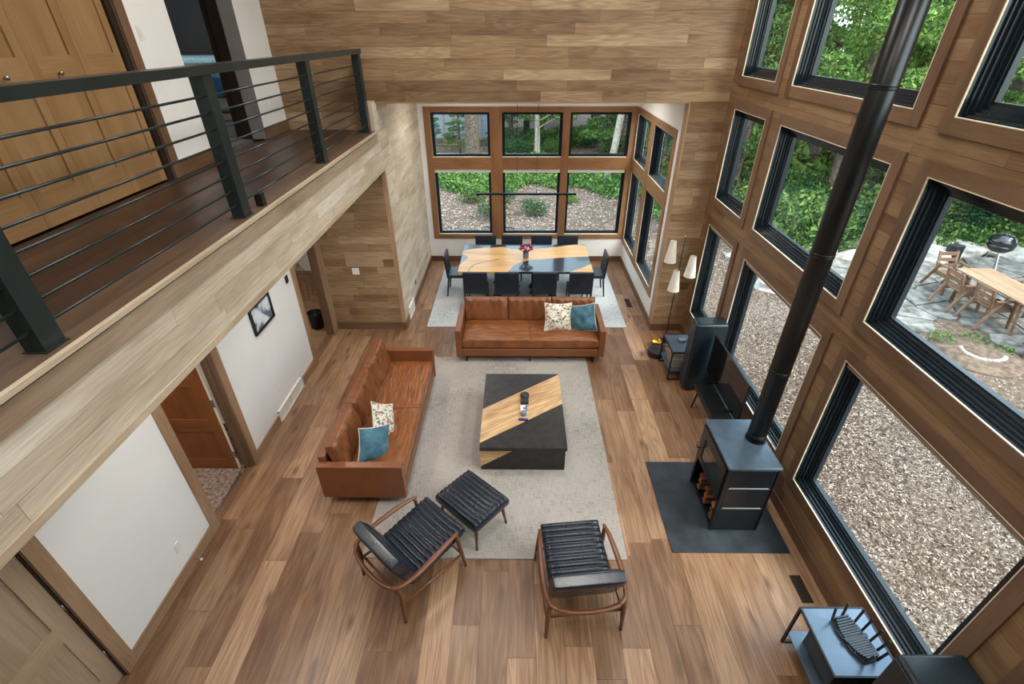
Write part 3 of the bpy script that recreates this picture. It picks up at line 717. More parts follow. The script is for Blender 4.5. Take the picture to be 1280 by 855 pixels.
# ------------------------------------------------------------ loft wall, closet, bedroom
oc = (2.80, 4.84); ob = (5.575, 6.90); hd = LOFT+2.3
wv = wall('wall_loft', white, PV, -4, YH, LOFT, 6.6, .18, [(oc[0], oc[1], 0, hd), (ob[0], ob[1], 0, hd)], 'white painted back wall of the loft')
tag(MB().box(*PV.bx(ob[1]-.004, ob[1], .0, .27, LOFT, hd)).build('wall_bedroom_return', greywall), 'grey return wall at the bedroom opening', 'wall', None, 'structure')
tag(MB().box(-3.74, -3.60, 6.90, 6.96, LOFT, hd).box(-3.66, -3.53, 6.88, 6.91, LOFT, hd).build('trim_90', ventm), 'dark wood door casing inside the bedroom opening', 'trim', None, 'structure')
for k, (a, b) in enumerate(((2.69, 2.80), (4.84, 4.95))):
    tag(board('trim_%d' % (91+k), base_w, None, *PV.bx(a, b, -.02, 0, LOFT, hd+.1), 2), 'wood casing on the %s side of the loft closet' % ('near', 'far')[k], 'trim', None, 'structure')
for k, (a, b) in enumerate(((-4, 2.69), (4.95, 5.57), (6.90, YH))):
    tag(board('baseboard_loft_%d' % (k+1), base_w, None, *PV.bx(a, b, -.018, 0, LOFT, LOFT+.13), 1), 'brown loft baseboard %s' % ('behind the camera side', 'between closet and bedroom opening', 'between bedroom opening and end wall')[k], 'baseboard', None, 'structure')
for k, (a, b) in enumerate(((2.80, 2.885), (4.765, 4.84))):
    tag(board('trim_%d' % (94+k), ventm, None, -3.52, -3.3515, a, b, LOFT, hd, 2), 'dark jamb at the %s side of the loft closet' % ('near', 'far')[k], 'trim', None, 'structure')
for k in range(4):
    y1 = 4.755-.4675*k
    dd = shaker_door('door_%d' % (3+k), closetwood, closetwood, .4645, 2.26, [(0, .24), (.83, 1.05), (2.1, 2.26)], T_=.035, loc=(-3.39, y1, LOFT+.012), rot=-PI/2, stile=.075)
    rename_struct(dd, 'door_%d' % (3+k), 'maple bifold closet leaf, %s from the casing' % ('first', 'second', 'third', 'fourth')[k])
    if k in (1, 2):
        kx = .25 if k == 1 else .235
        MB().lathe([(.006, 0), (.006, .012), (.014, .018), (.015, .028), (.008, .034)], 14).build('knob', steel, dd, loc=(kx, .017, .94), rot=(-PI/2, 0, 0), smooth=True)
tag(MB().box(-4.1, -4.0, 2.7, 4.95, LOFT, 6.6).box(-4.0, -3.53, 2.6, 2.7, LOFT, 6.6).box(-4.0, -3.53, 4.95, 5.05, LOFT, 6.6).build('wall_closet', greypaint), 'dark closet interior walls', 'wall', None, 'structure')
tag(MB().box(-7.2, -3.55, 5.1, 10.6, LOFT-.05, LOFT+.004).build('floor_bedroom', greyfloor), 'dim grey floor of the bedroom off the loft', 'floor', None, 'structure')
tag(MB().box(-7.2, -3.55, 10.5, 10.6, LOFT, 6.6).build('wall_bedroom_far', greypaint), 'charcoal far wall of the bedroom', 'wall', None, 'structure')
tag(MB().box(-7.3, -7.2, 5.0, 10.6, LOFT, 6.6).box(-7.2, -4.0, 4.95, 5.05, LOFT, 6.6).build('wall_bedroom_left', greypaint), 'charcoal side walls of the bedroom', 'wall', None, 'structure')
tag(MB().box(-3.56, -3.45, YH, 10.6, LOFT, 6.6).build('wall_bedroom_right', greypaint), 'charcoal right wall of the bedroom', 'wall', None, 'structure')
tag(MB().box(-7.3, -3.4, YH+.2, 10.6, 6.6, 6.7).build('ceiling_bedroom', white), 'bedroom ceiling', 'ceiling', None, 'structure')
bed = thing('bed', 'bed with pale aqua quilt and blue chevron blanket seen through the loft opening', 'bed', (-5.4, 9.35, LOFT))
rb('mattress', bedb, bed, -.95, .93, -.95, .95, .14, .50, .05)
rb('quilt', paleq, bed, -.98, .95, -.97, .97, .45, .86, .08)
rb('blanket', bluep, bed, .30, .97, -.985, .985, .34, .66, .04)
rb('bed_base', bedb, bed, -.9, .88, -.9, .9, .0, .12, .02)

# ------------------------------------------------------------ railing
rail = thing('loft_railing', 'black metal loft railing with flat posts and eight thin horizontal rods', 'railing', (-2.11, 0, LOFT))
for py in (-.02, 1.80, 3.66, 5.50, 7.36):
    MB().box(-.07, .025, py-.03, py+.08, 0, .97).build('post', railm, rail)
    MB().box(-.08, .035, py-.04, py+.09, 0, .008).build('post_base', railm, rail)
MB().box(-.07, .04, -1.9, 7.45, .965, 1.02).build('top_rail', railm, rail)
for k in range(8):
    zz = .105+k*.105
    for a, b in ((-1.9, -.02), (-.02, 1.80), (1.80, 3.66), (3.66, 5.50), (5.50, 7.36)):
        MB().tube([(0, a, zz), (0, b, zz)], .0075, 8).build('rod', railm, rail, smooth=True)
tag(MB().box(-.03, .03, -.03, .03, 0, .1).build('floor_outlet_box', blackm, None, (-2.10, 3.95, LOFT+.002)), 'small black box standing at the foot of the middle railing post', 'box')

# ------------------------------------------------------------ small wall fittings
def plate(name, pl, s, z, w, h, label, cat, mat=plast, n=1):
    r = thing(name, label, cat)
    MB().box(*pl.bx(s-w/2, s+w/2, -.006, 0, z-h/2, z+h/2)).build('cover_plate', mat, r)
    for k in range(n):
        c = s+(k-(n-1)/2)*.045
        MB().box(*pl.bx(c-.014, c+.014, -.010, -.006, z-.03, z+.03)).build('toggle', mat, r)
    return r
def off(pl, d): return Plane(pl.axis, pl.pos-pl.out*d, pl.out)
plate('light_switch', off(PH, .012), -2.76, 1.15, .12, .12, 'white double light switch on the plank recess wall', 'switch', n=2)
plate('light_switch', PV, 5.07, 4.6, .07, .115, 'white light switch on the loft wall beside the closet', 'switch')
plate('wall_outlet', PW, 2.88, .37, .07, .115, 'white outlet low on the nearest white wall panel', 'outlet')
plate('wall_outlet', PW, 5.34, .42, .07, .1, 'white outlet on the left wall above the wall vent', 'outlet')
plate('wall_outlet', PV, 7.25, 3.8, .07, .1, 'white outlet low on the loft wall near the end', 'outlet')
plate('wall_outlet', off(PL, .012), 8.82, .38, .07, .1, 'dark outlet on the pale dining wall', 'outlet', dkplast)
plate('thermostat', PW, 6.31, 1.62, .09, .11, 'dark thermostat beside the passage opening', 'thermostat', dkplast)
def wallvent(pl, s0, s1, z0, z1, label, n=4):
    r = thing('wall_vent', label, 'vent')
    MB().box(*pl.bx(s0, s1, -.03, 0, z1-.015, z1)).box(*pl.bx(s0, s1, -.03, 0, z0, z0+.015)).box(*pl.bx(s0, s0+.015, -.03, 0, z0, z1)).box(*pl.bx(s1-.015, s1, -.03, 0, z0, z1)).build('frame', plast, r)
    w = (s1-s0-.03)/n
    for k in range(n): MB().box(*pl.bx(s0+.015+k*w+.005, s0+.015+(k+1)*w-.005, -.022, 0, z0+.015, z1-.015)).build('grille_panel', plast, r)
wallvent(PW, 5.08, 5.92, .005, .185, 'long white vent in the left wall baseboard')
wallvent(off(PL, .012), 7.95, 8.42, .01, .25, 'white vent low on the pale dining bay wall', 3)
def floorvent(x0, x1, y0, y1, label):
    r = thing('floor_vent', label, 'vent', ((x0+x1)/2, (y0+y1)/2, 0))
    w, h = (x1-x0)/2, (y1-y0)/2
    MB().box(-w, w, -h, h, 0, .004).build('frame', ventm, r)
    for k in range(8):
        t = -h+.02+k*(2*h-.04)/7; MB().box(-w+.015, w-.015, t-.006, t+.006, .004, .008).build('slat', ventm, r)
floorvent(2.19, 2.30, 8.50, 8.85, 'bronze floor vent beside the dining rug')
floorvent(2.74, 2.85, 2.59, 2.87, 'bronze floor vent at the foot of the window wall')
stop = thing('door_stop', 'small nickel door stop on the near baseboard', 'door stop')
MB().tube([(XW+.018, 2.95, .07), (XW+.09, 2.95, .07)], .006, 8).build('rod', steel, stop); MB().tube([(XW+.085, 2.95, .07), (XW+.10, 2.95, .07)], .012, 10).build('tip', plast, stop)
pic = thing('framed_picture', 'small black-framed misty landscape picture on the white wall', 'picture', (XW, 5.44, 1.55))
MB().box(0, .03, -.27, .27, .155, .185).box(0, .03, -.27, .27, -.185, -.155).box(0, .03, -.27, -.24, -.155, .155).box(0, .03, .24, .27, -.155, .155).build('frame', blackm, pic)
MB().box(0, .012, -.24, .24, -.155, .155).build('print', picprint, pic)
wb = thing('waste_bin', 'black round waste bin just inside the passage opening', 'bin', (-3.68, 7.70, 0))
MB().lathe([(.11, 0), (.13, .30), (.14, .31), (.13, .315), (.12, .30), (.10, .02)], 24).build('bin_body', blackm, wb, smooth=True)
lt = thing('geometric_lantern', 'small gold wire geometric lantern in the passage', 'lantern', (-4.35, 8.9, 0))
for a, b in (((0, 0, .75), (.14, .14, .35)), ((0, 0, .75), (-.14, .14, .35)), ((0, 0, .75), (.14, -.14, .35)), ((0, 0, .75), (-.14, -.14, .35)), ((.14, .14, .35), (.14, -.14, .35)), ((-.14, .14, .35), (-.14, -.14, .35)), ((.14, .14, .35), (-.14, .14, .35)), ((.14, -.14, .35), (-.14, -.14, .35)), ((.14, .14, .35), (.1, .1, 0)), ((-.14, .14, .35), (-.1, .1, 0)), ((.14, -.14, .35), (.1, -.1, 0)), ((-.14, -.14, .35), (-.1, -.1, 0))):
    MB().tube([a, b], .008, 6).build('wire', brass, lt)

# ------------------------------------------------------------ rugs, hearth
tag(rb('area_rug', rug1m, None, -1.60, 1.155, 3.02, 6.72, .0, .012, .004, 1), 'large pale grey woven rug under the coffee table', 'rug')
tag(rb('area_rug', rug2m, None, -1.66, 2.03, 7.71, 10.40, .0, .010, .003, 1), 'pale distressed rug under the dining table', 'rug')
tag(rb('hearth_pad', hearthm, None, 1.64, 2.87, 3.11, 4.38, .0, .012, .003, 1), 'dark slate hearth pad under the wood stove', 'hearth pad')

# ------------------------------------------------------------ sofas (local: front = -Y, back = +Y, width along X)
def sofa(label, loc, rz, W, D, z0=.012):
    s = thing('leather_sofa', label, 'sofa', loc, rz)
    w = W/2; at = .095
    for sx in (-1, 1):
        rb('arm', tan_f, s, sx*w, sx*(w-at), -D/2, D/2, .13, .62, .012)
    rb('back_frame', tan_f, s, -w+at, w-at, D/2-.09, D/2, .13, .68, .012)
    rb('base_rail', tan_f, s, -w+at, w-at, -D/2+.015, D/2-.09, .13, .27, .01)
    iw = W-2*at
    mb = MB()
    def wr(u, v): return .006*math.sin(u*23+2*math.sin(v*5))*(1-abs(v))+.004*math.sin(v*31+u*9)-.02*math.exp(-(u*60)**2)
    mb.slab(iw-.004, D-.12, .19, 80, 24, (0, -.042, .365), p=14, pt=3, top=wr, edge=.5)
    c = mb.build('seat_cushion', tan_l, s, smooth=True)
    MB().box(-.004, .004, -D/2+.02, -D/2+.5, .458, .462).build('seam', tan_f, c)
    cwid = iw/3
    for k in range(3):
        cx = -iw/2+cwid*(k+.5)
        def wr2(u, v, k=k): return .012*math.sin(u*17+k*2+3*v)*max(0, v)+.008*math.sin(u*9-4*v+k)
        e = Euler((R(78), 0, 0))
        o = MB().slab(cwid-.012, .40, .17, 30, 22, (0, 0, 0), p=7, pt=2.6, top=wr2, edge=.35).build('back_cushion', tan_b, s, (cx, D/2-.20, .63), e, smooth=True)
        hw, hh = (cwid-.012)/2, .20
        pts = catmull([(-hw, -hh, .03), (-hw, hh, .03), (hw, hh, .03), (hw, -hh, .03)], 1)
        MB().tube(pts, .005, 6).build('piping', tan_f, o)
    for sx in (-w+.16, 0, w-.16):
        for sy in (-D/2+.06, D/2-.08):
            MB().lathe([(.012, 0), (.016, .135)], 10, (sx, sy, 0)).build('leg', blackm, s, smooth=True)
    return s
sofa('long cognac leather sofa facing away from the dining table', (.222, 7.01, .0), 0, 2.40, .94)
sofa('cognac leather sofa along the left side of the rug', (-1.715, 4.885, .0), PI/2, 2.40, .94)

def pillow(label, mat, loc, eul, size=.46, back=None, grp=None):
    p = thing('throw_pillow', label, 'pillow', loc)
    p.rotation_euler = eul
    def top(u, v): return .008*math.sin(u*7+v*5)
    MB().slab(size, size, .17, 22, 22, p=2.2, pt=1.5, top=top, pinch=.10).build('pillow_cover', mat, p, smooth=True)
    h = size/2; pts = []
    for i in range(41):
        t = i/40*4; e = int(t) % 4; f = (t-int(t))*2-1
        u, v = [(f, -1), (1, f), (-f, 1), (-1, -f)][e]
        pts.append((u*h*(1-.10*(1-v*v)), v*h*(1-.10*(1-u*u)), 0))
    MB().tube(pts, .006, 6).build('piping', piping, p, smooth=True)
    return p
pillow('floral pillow leaning on the far sofa, left of the teal one', floralm, (.68, 6.94, .66), Euler((R(66), R(4), R(8))))
pillow('teal velvet pillow at the right arm of the far sofa', teal, (1.08, 6.93, .64), Euler((R(66), R(-14), R(-14))))
pillow('floral pillow leaning on the left sofa above the teal one', floralm, (-1.62, 4.46, .62), Euler((R(60), R(40), R(60))), .42)
pillow('teal velvet pillow in the near corner of the left sofa', teal, (-1.64, 4.07, .60), Euler((R(72), R(24), R(46))), .42)

# ------------------------------------------------------------ coffee table
ct = thing('coffee_table', 'low dark coffee table with a diagonal inlay of striped pale wood', 'coffee table', (0, 0, .012))
rb('top_slab', coffeem, ct, -.44, .615, 4.205, 5.70, .345, .400, .004, 1)
an = math.atan2(.755, 1.056); ca, sa = math.cos(an), math.sin(an); pc_ = (.09, 4.98)
MB().prism([((x-pc_[0])*ca+(y-pc_[1])*sa, -(x-pc_[0])*sa+(y-pc_[1])*ca) for x, y in ((-.4405, 4.283), (-.4405, 4.91), (.6155, 5.682), (.6155, 5.025))], .34495, .4015).build('wood_inlay', slabwood, ct, (pc_[0], pc_[1], 0), (0, 0, an))
rb('base_block', coffeem, ct, -.435, .60, 4.23, 5.68, 0, .325, .004, 1)
MB().box(-.40, .57, 4.26, 5.65, .325, .345).build('recess_gap', blackm, ct)
me = MB(); me.add([(-.437, 4.2285, .06), (-.05, 4.2285, .32), (-.437, 4.2285, .32), (-.437, 4.24, .06), (-.05, 4.24, .32), (-.437, 4.24, .32)], [(0, 1, 2), (3, 5, 4), (0, 3, 4, 1), (1, 4, 5, 2), (2, 5, 3, 0)]); me.build('wood_inlay', slabwood, ct)
cz = .4145
sp = thing('round_tray_speaker', 'round black gadget at the back of the coffee table group', 'gadget', (.115, 5.17, cz)); MB().lathe([(.055, 0), (.06, .01), (.06, .04), (.05, .05)], 24).build('body', dkplast, sp, smooth=True)
tag(rb('black_case', dkplast, None, .06, .165, 5.00, 5.10, cz, cz+.045, .01), 'small black case between the round gadget and the cards', 'case')
cd = thing('card_box', 'small white and red card box on the coffee table', 'box', (.10, 4.90, cz)); MB().box(-.045, .045, -.06, .06, 0, .025).build('box_body', plast, cd); MB().box(-.01, .02, -.02, .02, .025, .026).build('red_mark', petals, cd); MB().box(.02, .045, -.06, .06, .025, .026).build('blue_edge', bluep, cd)
cn = thing('candle_jar', 'small glass candle jar with a dark base on the coffee table', 'candle', (.095, 4.80, cz)); MB().lathe([(.035, 0), (.038, .03), (.038, .05), (.03, .055)], 20).build('jar', vase_m, cn, smooth=True)
tag(MB().bar((.03, 4.70, cz+.01), (.15, 4.69, cz+.01), .03, .02).build('blue_lighter', plain('cobalt_plastic', srgb(40, 44, 130), .3), None), 'small cobalt blue lighter nearest on the coffee table', 'lighter')

# ------------------------------------------------------------ lounge chairs and ottoman
def lounge(label, loc, rz):
    s = thing('lounge_chair', label, 'armchair', loc, rz)
    for sx in (-1, 1):
        MB().tube(catmull([(sx*.345, .375, .0), (sx*.335, .35, .18), (sx*.325, .325, .38), (sx*.318, .305, .545)], 4), lerp_list([.013, .019, .022, .017], 13), 10).build('leg', walnut, s, smooth=True)
        MB().tube(catmull([(sx*.345, -.385, 0), (sx*.34, -.375, .2), (sx*.335, -.37, .36), (sx*.325, -.385, .50)], 4), lerp_list([.014, .021, .024, .018], 13), 10).build('leg', walnut, s, smooth=True)
        MB().tube([(sx*.335, .35, .22), (sx*.34, -.37, .26)], .014, 8).build('side_rail', walnut, s, smooth=True)
        MB().tube(catmull([(sx*.315, .33, .55), (sx*.335, .2, .56), (sx*.352, 0, .55), (sx*.358, -.2, .53), (sx*.33, -.37, .515), (sx*.26, -.43, .51)], 6), lerp_list([.014, .023, .026, .024, .021, .02], 31), 12, .75).build('armrest', walnut, s, smooth=True)
        MB().lathe([(.016, 0), (.016, .012)], 10, (sx*.345, -.385, 0)).build('foot_glide', blackm, s)
    MB().tube(catmull([(-.27, -.43, .51), (-.15, -.46, .505), (0, -.47, .505), (.15, -.46, .505), (.27, -.43, .51)], 6), .021, 12, .8).build('back_rail', walnutx, s, smooth=True)
    MB().tube([(-.335, .34, .23), (.335, .34, .23)], .013, 8).build('front_rail', walnutx, s, smooth=True)
    MB().tube([(-.335, -.34, .25), (.335, -.34, .25)], .013, 8).build('rear_rail', walnutx, s, smooth=True)
    nch = 11
    def rid(u, v):
        t = (v*.5+.5)*nch
        return .024*abs(math.sin(PI*t))**.6
    e = Euler((R(8), 0, 0))
    MB().slab(.58, .64, .11, 14, 132, p=9, pt=3, top=rid, edge=.45).build('seat_cushion', blk_l, s, (0, .13, .40), e, smooth=True)
    MB().box(-.27, .27, -.28, .28, -.012, .0).build('seat_base', blackm, s, (0, .13, .34), e)
    e2 = Euler((R(-68), 0, 0))
    def rid2(u, v):
        t = (v*.5+.5)*8
        return .018*abs(math.sin(PI*t))**.6 if v > -.7 else .008
    MB().slab(.61, .45, .125, 14, 96, p=9, pt=3, top=rid2, edge=.5).build('back_cushion', blk_l, s, (0, -.27, .575), e2, smooth=True)
    return s
lounge('black channelled leather lounge chair with walnut arms, beside its ottoman', (-1.014, 2.90, 0), R(-42))
lounge('black channelled leather lounge chair with walnut arms, near the hearth pad', (.58, 2.68, 0), R(6))
ot = thing('leather_ottoman', 'black channelled leather ottoman on walnut legs', 'ottoman', (-.47, 3.475, .012), R(-41.5))
def rido(u, v): return .022*abs(math.sin(PI*(v*.5+.5)*9))**.6
MB().slab(.62, .50, .12, 14, 108, p=9, pt=3, top=rido, edge=.5).build('cushion', blk_l, ot, (0, 0, .35), smooth=True)
MB().box(-.28, .28, -.22, .22, .27, .30).build('base_frame', walnutx, ot)
for sx in (-1, 1):
    for sy in (-1, 1):
        MB().tube([(sx*.255, sy*.195, .28), (sx*.285, sy*.225, 0)], [.021, .012], 10).build('leg', walnut, ot, smooth=True)

# ------------------------------------------------------------ dining group
dt = thing('dining_table', 'long live-edge dining table of pale wood set in navy resin', 'dining table', (0, 0, .01))
rb('tabletop', resin, dt, -1.12, 1.455, 8.495, 9.905, .70, .749, .004, 1)
wood_poly = [(-1.1215, 9.50), (-1.05, 9.58), (-.963, 9.636), (-.7, 9.70), (-.462, 9.723), (-.35, 9.75), (-.272, 9.75), (-.19, 9.68), (-.111, 9.61), (.109, 9.625), (.615, 9.686), (1.072, 9.84), (1.25, 9.9), (1.4565, 9.88), (1.4565, 9.245), (1.016, 9.203), (.588, 9.124), (.254, 9.046), (.12, 8.98), (.02, 8.88), (-.06, 8.78), (-.12, 8.62), (-.157, 8.4935), (-1.1215, 8.4935), (-1.1215, 8.80), (-1.04, 9.0), (-.985, 9.193), (-1.06, 9.3), (-1.1215, 9.38)]
MB().prism(wood_poly, .699, .7505).build('live_edge_slab', tablewood, dt)
MB().prism([(1.4565, 8.867), (1.4565, 8.4935), (1.02, 8.4935), (1.261, 8.68)], .699, .7505).build('corner_slab', tablewood, dt)
ck = [(-.915, 8.50), (-.911, 8.638), (-.838, 8.818), (-.64, 8.966), (-.347, 9.096)]
for a, b in zip(ck, ck[1:]): MB().bar((a[0], a[1], .7508), (b[0], b[1], .7508), .022, .002).build('resin_vein', resin, dt)
for cx in (-.62, .95):
    for a, b in (((cx, 8.75), (cx+.55*(1 if cx < 0 else -1), 9.6)), ((cx, 9.6), (cx+.55*(1 if cx < 0 else -1), 8.75))):
        pass
cx0, cy0 = .165, 9.2
for sx, sy in ((-1, -1), (1, -1), (-1, 1), (1, 1)):
    MB().bar((cx0+sx*.12, cy0+sy*.06, .69), (cx0+sx*.62, cy0+sy*.42, .0), .14, .05).build('leg', blackm, dt)
    MB().bar((cx0+sx*.55, cy0+sy*.36, .69), (cx0+sx*.14, cy0+sy*.10, .0), .12, .05).build('leg', blackm, dt)
MB().box(cx0-.7, cx0+.7, cy0-.3, cy0+.3, .672, .70).build('apron', blackm, dt)
def dchair(label, loc, rz):
    """front faces +Y"""
    s = thing('dining_chair', label, 'chair', loc, rz, 'black leather dining chairs around the table')
    rb('seat', blk_c, s, -.225, .225, -.22, .22, .40, .47, .02)
    e = Euler((R(-7), 0, 0))
    o = rb('backrest', blk_c, s, -.228, .228, -.022, .022, .0, .47, .018); o.location = (0, -.215, .40); o.rotation_euler = Euler((R(6), 0, 0))
    for sx in (-1, 1):
        MB().bar((sx*.205, .195, 0), (sx*.205, .195, .41), .026, .026, w2=.036, h2=.036).build('leg', blk_c, s)
        MB().bar((sx*.21, -.25, 0), (sx*.208, -.20, .42), .026, .026, w2=.036, h2=.036).build('leg', blk_c, s)
    return s
Z1 = .010
nth = ('leftmost', 'second from left', 'third from left', 'rightmost')
c0 = dchair('black leather dining chair with its back to the sofa, leftmost of the four', (-.775, 8.47, Z1), 0)
for k, x in enumerate((-.185, .525, 1.20)):
    c = copy_tree(c0); c.location = (x, 8.47, Z1); c['label'] = 'black leather dining chair with its back to the sofa, %s of the four' % nth[k+1]
for k, x in enumerate((-.68, -.105, .54, 1.11)):
    c = copy_tree(c0); c.location = (x, 9.88, Z1); c.rotation_euler = (0, 0, PI); c['label'] = 'black leather dining chair under the far windows, %s of the four' % nth[k]
c = copy_tree(c0); c.location = (-1.17, 9.15, Z1); c.rotation_euler = (0, 0, -PI/2); c['label'] = 'black leather dining chair at the left end of the dining table'
c = copy_tree(c0); c.location = (1.54, 9.15, Z1); c.rotation_euler = (0, 0, PI/2); c['label'] = 'black leather dining chair at the right end of the dining table'
fv = thing('flower_vase', 'blue-grey vase of magenta flowers on the dining table', 'vase', (.18, 9.17, .7625))
MB().lathe([(.05, 0), (.058, .02), (.06, .12), (.056, .13), (.05, .12), (.045, .02)], 20).build('vase', vase_m, fv, smooth=True)
for k in range(26):
    a = random.uniform(0, 2*PI); r = .13*math.sqrt(random.random()); h = .19+.07*(1-(r/.13)**2)+random.uniform(-.02, .03)
    px, py = r*math.cos(a), r*math.sin(a)
    if k < 12: MB().tube([(px*.2, py*.2, .08), (px, py, h)], .003, 5).build('stem', stemg, fv)
    m_ = MB()
    for q in range(5):
        t = 2*PI*q/5+a; m_.add([(px, py, h), (px+.034*math.cos(t-.5), py+.034*math.sin(t-.5), h+.016), (px+.045*math.cos(t), py+.045*math.sin(t), h+.006), (px+.034*math.cos(t+.5), py+.034*math.sin(t+.5), h+.016)], [(0, 1, 2, 3)])
    m_.lathe([(.006, -.012), (.026, -.002), (.028, .012), (.008, .026)], 7, (px, py, h))
    m_.build('blossom', petals, fv)
pd = thing('linear_pendant', 'slim black linear pendant hanging on two thin cables over the dining table', 'pendant light', (0, 9.05, 0))
MB().box(-.745, 1.095, -.02, .02, 2.055, 2.09).build('light_bar', blackm, pd)
for x in (.0, .36): MB().tube([(x, 0, 2.09), (x, 0, HZ+.02)], .004, 6).build('cable', blackm, pd)
MB().lathe([(.06, HZ-.0), (.06, HZ+.02)], 20, (.18, 0, 0)).build('ceiling_canopy', blackm, pd)

# ------------------------------------------------------------ stove, pipe, wood
st = thing('wood_stove', 'black cast-iron wood stove with glass door and log niche', 'stove', (0, 0, .012))
X0, X1, Y0, Y1, ZT = 2.11, 2.62, 3.38, 4.09, .965
# carcass: back, floor, mid shelf, far side, near side
rb('back_plate', stovem, st, X1-.03, X1, Y0, Y1, 0, ZT-.03, .004)
MB().box(X0+.02, X1-.03, Y0+.01, Y1-.01, 0, .04).build('base_plate', stovem, st)
MB().box(X0+.02, X1-.03, Y0+.01, Y1-.01, .42, .45).build('shelf', stovem, st)
rb('side_plate', stovem, st, X0+.01, X1-.03, Y1-.03, Y1, 0, ZT-.03, .004)
MB().box(X0+.01, X1-.03, Y0+.012, Y0+.03, 0, ZT-.03).build('side_core', stovem, st)
for z0, z1 in ((.02, .352), (.372, .655), (.675, ZT-.04)):
    rb('side_panel', stovem, st, X0+.035, X1-.01, Y0, Y0+.014, z0, z1, .003, 1)
for zc in (.362, .665): MB().box(X0+.06, X1-.05, Y0-.001, Y0+.006, zc-.006, zc+.006).build('silver_strip', silverline, st)
MB().box(X0, X0+.035, Y0, Y0+.04, 0, ZT-.03).build('corner_post', stovem, st)
MB().box(X0, X0+.035, Y1-.04, Y1, 0, ZT-.03).build('corner_post', stovem, st)
rb('top_plate', stovetop, st, X0-.01, X1+.01, Y0-.01, Y1+.01, ZT-.03, ZT, .006)
dr = MB(); d0, d1, dz0, dz1 = Y0+.03, Y1-.03, .46, ZT-.045
dr.box(X0-.02, X0+.012, d0, d0+.11, dz0, dz1).box(X0-.02, X0+.012, d1-.11, d1, dz0, dz1).box(X0-.02, X0+.012, d0+.11, d1-.11, dz0, dz0+.07).box(X0-.02, X0+.012, d0+.11, d1-.11, dz1-.12, dz1)
do = dr.build('door', stovem, st)
MB().box(X0-.012, X0-.006, d0+.11, d1-.11, dz0+.07, dz1-.12).build('door_glass', tvm, do)
MB().tube([(X0-.02, d1-.05, .62), (X0-.06, d1-.05, .62), (X0-.07, d1-.05, .66), (X0-.07, d1-.05, .74)], .008, 8).build('handle', steel, do, smooth=True)
MB().lathe([(.105, 0), (.105, .015)], 28, (2.53, 3.80, ZT)).build('flue_collar', stovem, st, smooth=False)
fp = thing('flue_pipe', 'tall black stove pipe rising from the wood stove', 'stove pipe', (2.53, 3.80, 0))
MB().lathe([(.092, ZT+.03), (.092, 6.6)], 36).build('pipe', pipem, fp, smooth=True)
for z in (1.05, 1.86, 3.05, 4.28, 5.5):
    MB().lathe([(.0935, z-.02), (.0945, z-.016), (.0945, z-.010), (.0932, z-.004), (.0945, z+.004), (.0945, z+.012), (.0935, z+.016)], 36).build('joint_ring', pipem, fp, smooth=True)
tag(MB().lathe([(.2, 6.55), (.2, 6.6)], 30, (2.53, 3.80, 0)).build('ceiling_flange', pipem), 'round flange where the pipe meets the ceiling', 'flange')
for k in range(9):
    zz = .085+.085*(k//3); xx = X0+.14+.0*k; yy = Y0+.13+.2*(k % 3)
    lg = thing('firewood_log', 'split firewood log in the stove niche, %s of the %s row' % (('nearest', 'middle', 'farthest')[k % 3], ('bottom', 'middle', 'top')[k//3]), 'log', (0, 0, .012), 0, 'firewood logs in the stove niche')
    MB().tube([(X0+.03, yy, zz), (X0+.40, yy+.01, zz)], [.04, .042], 7).build('log_body', firewood, lg)

# ------------------------------------------------------------ speakers, tv, side tables, lamp
def tower(label, x0, x1, y0, y1, H):
    s = thing('tower_speaker', label, 'speaker', ((x0+x1)/2, (y0+y1)/2, 0), 0, 'black tower speakers')
    w, d = (x1-x0)/2, (y1-y0)/2
    rb('cabinet', speaker_m, s, -w, w, -d, d, .03, H, .025, 4)
    rb('grille', blk_c, s, -w-.014, -w, -d+.02, d-.02, .06, H-.02, .006)
    MB().box(-w+.03, w-.03, -d+.03, d-.03, H, H+.004).build('top_inset', black, s)
    for sx in (-1, 1):
        for sy in (-1, 1): MB().lathe([(.01, 0), (.016, .03)], 10, (sx*(w-.03), sy*(d-.03), 0)).build('foot', steel, s, smooth=True)
    return s
tower('tall black ash speaker between the side table and the television', 2.53, 2.96, 5.83, 6.08, 1.16)
tower('tall black ash speaker in the bottom right corner of the picture', 2.50, 2.95, 1.36, 1.61, 1.16)
tv = thing('television', 'flat black television standing before the windows', 'television', (2.79, 5.20, 0), R(0))
MB().box(-.01, .012, -.585, .585, .43, 1.04).build('bezel', blackm, tv); MB().box(-.013, -.010, -.578, .578, .437, 1.033).build('screen', tvm, tv)
MB().box(.012, .04, -.4, .4, .5, .8).build('rear_housing', dkplast, tv)
for sy in (-1, 1): MB().box(-.08, .08, sy*.3-.015, sy*.3+.015, .404, .43).build('foot', blackm, tv)
bn = thing('television_bench', 'low black bench with splayed legs under the television', 'bench', (2.70, 4.95, 0))
rb('bench_top', blackm, bn, -.17, .12, -.62, .56, .37, .402, .006)
MB().box(-.16, -.14, -.6, .54, .31, .37).build('apron', blackm, bn)
for sx in (-1, 1):
    for sy in (-1, 1): MB().bar((sx*.13+.015, sy*.50-.03, .37), (sx*.17+.015, sy*.54-.03, 0), .03, .03, w2=.02, h2=.02).build('leg', blackm, bn)
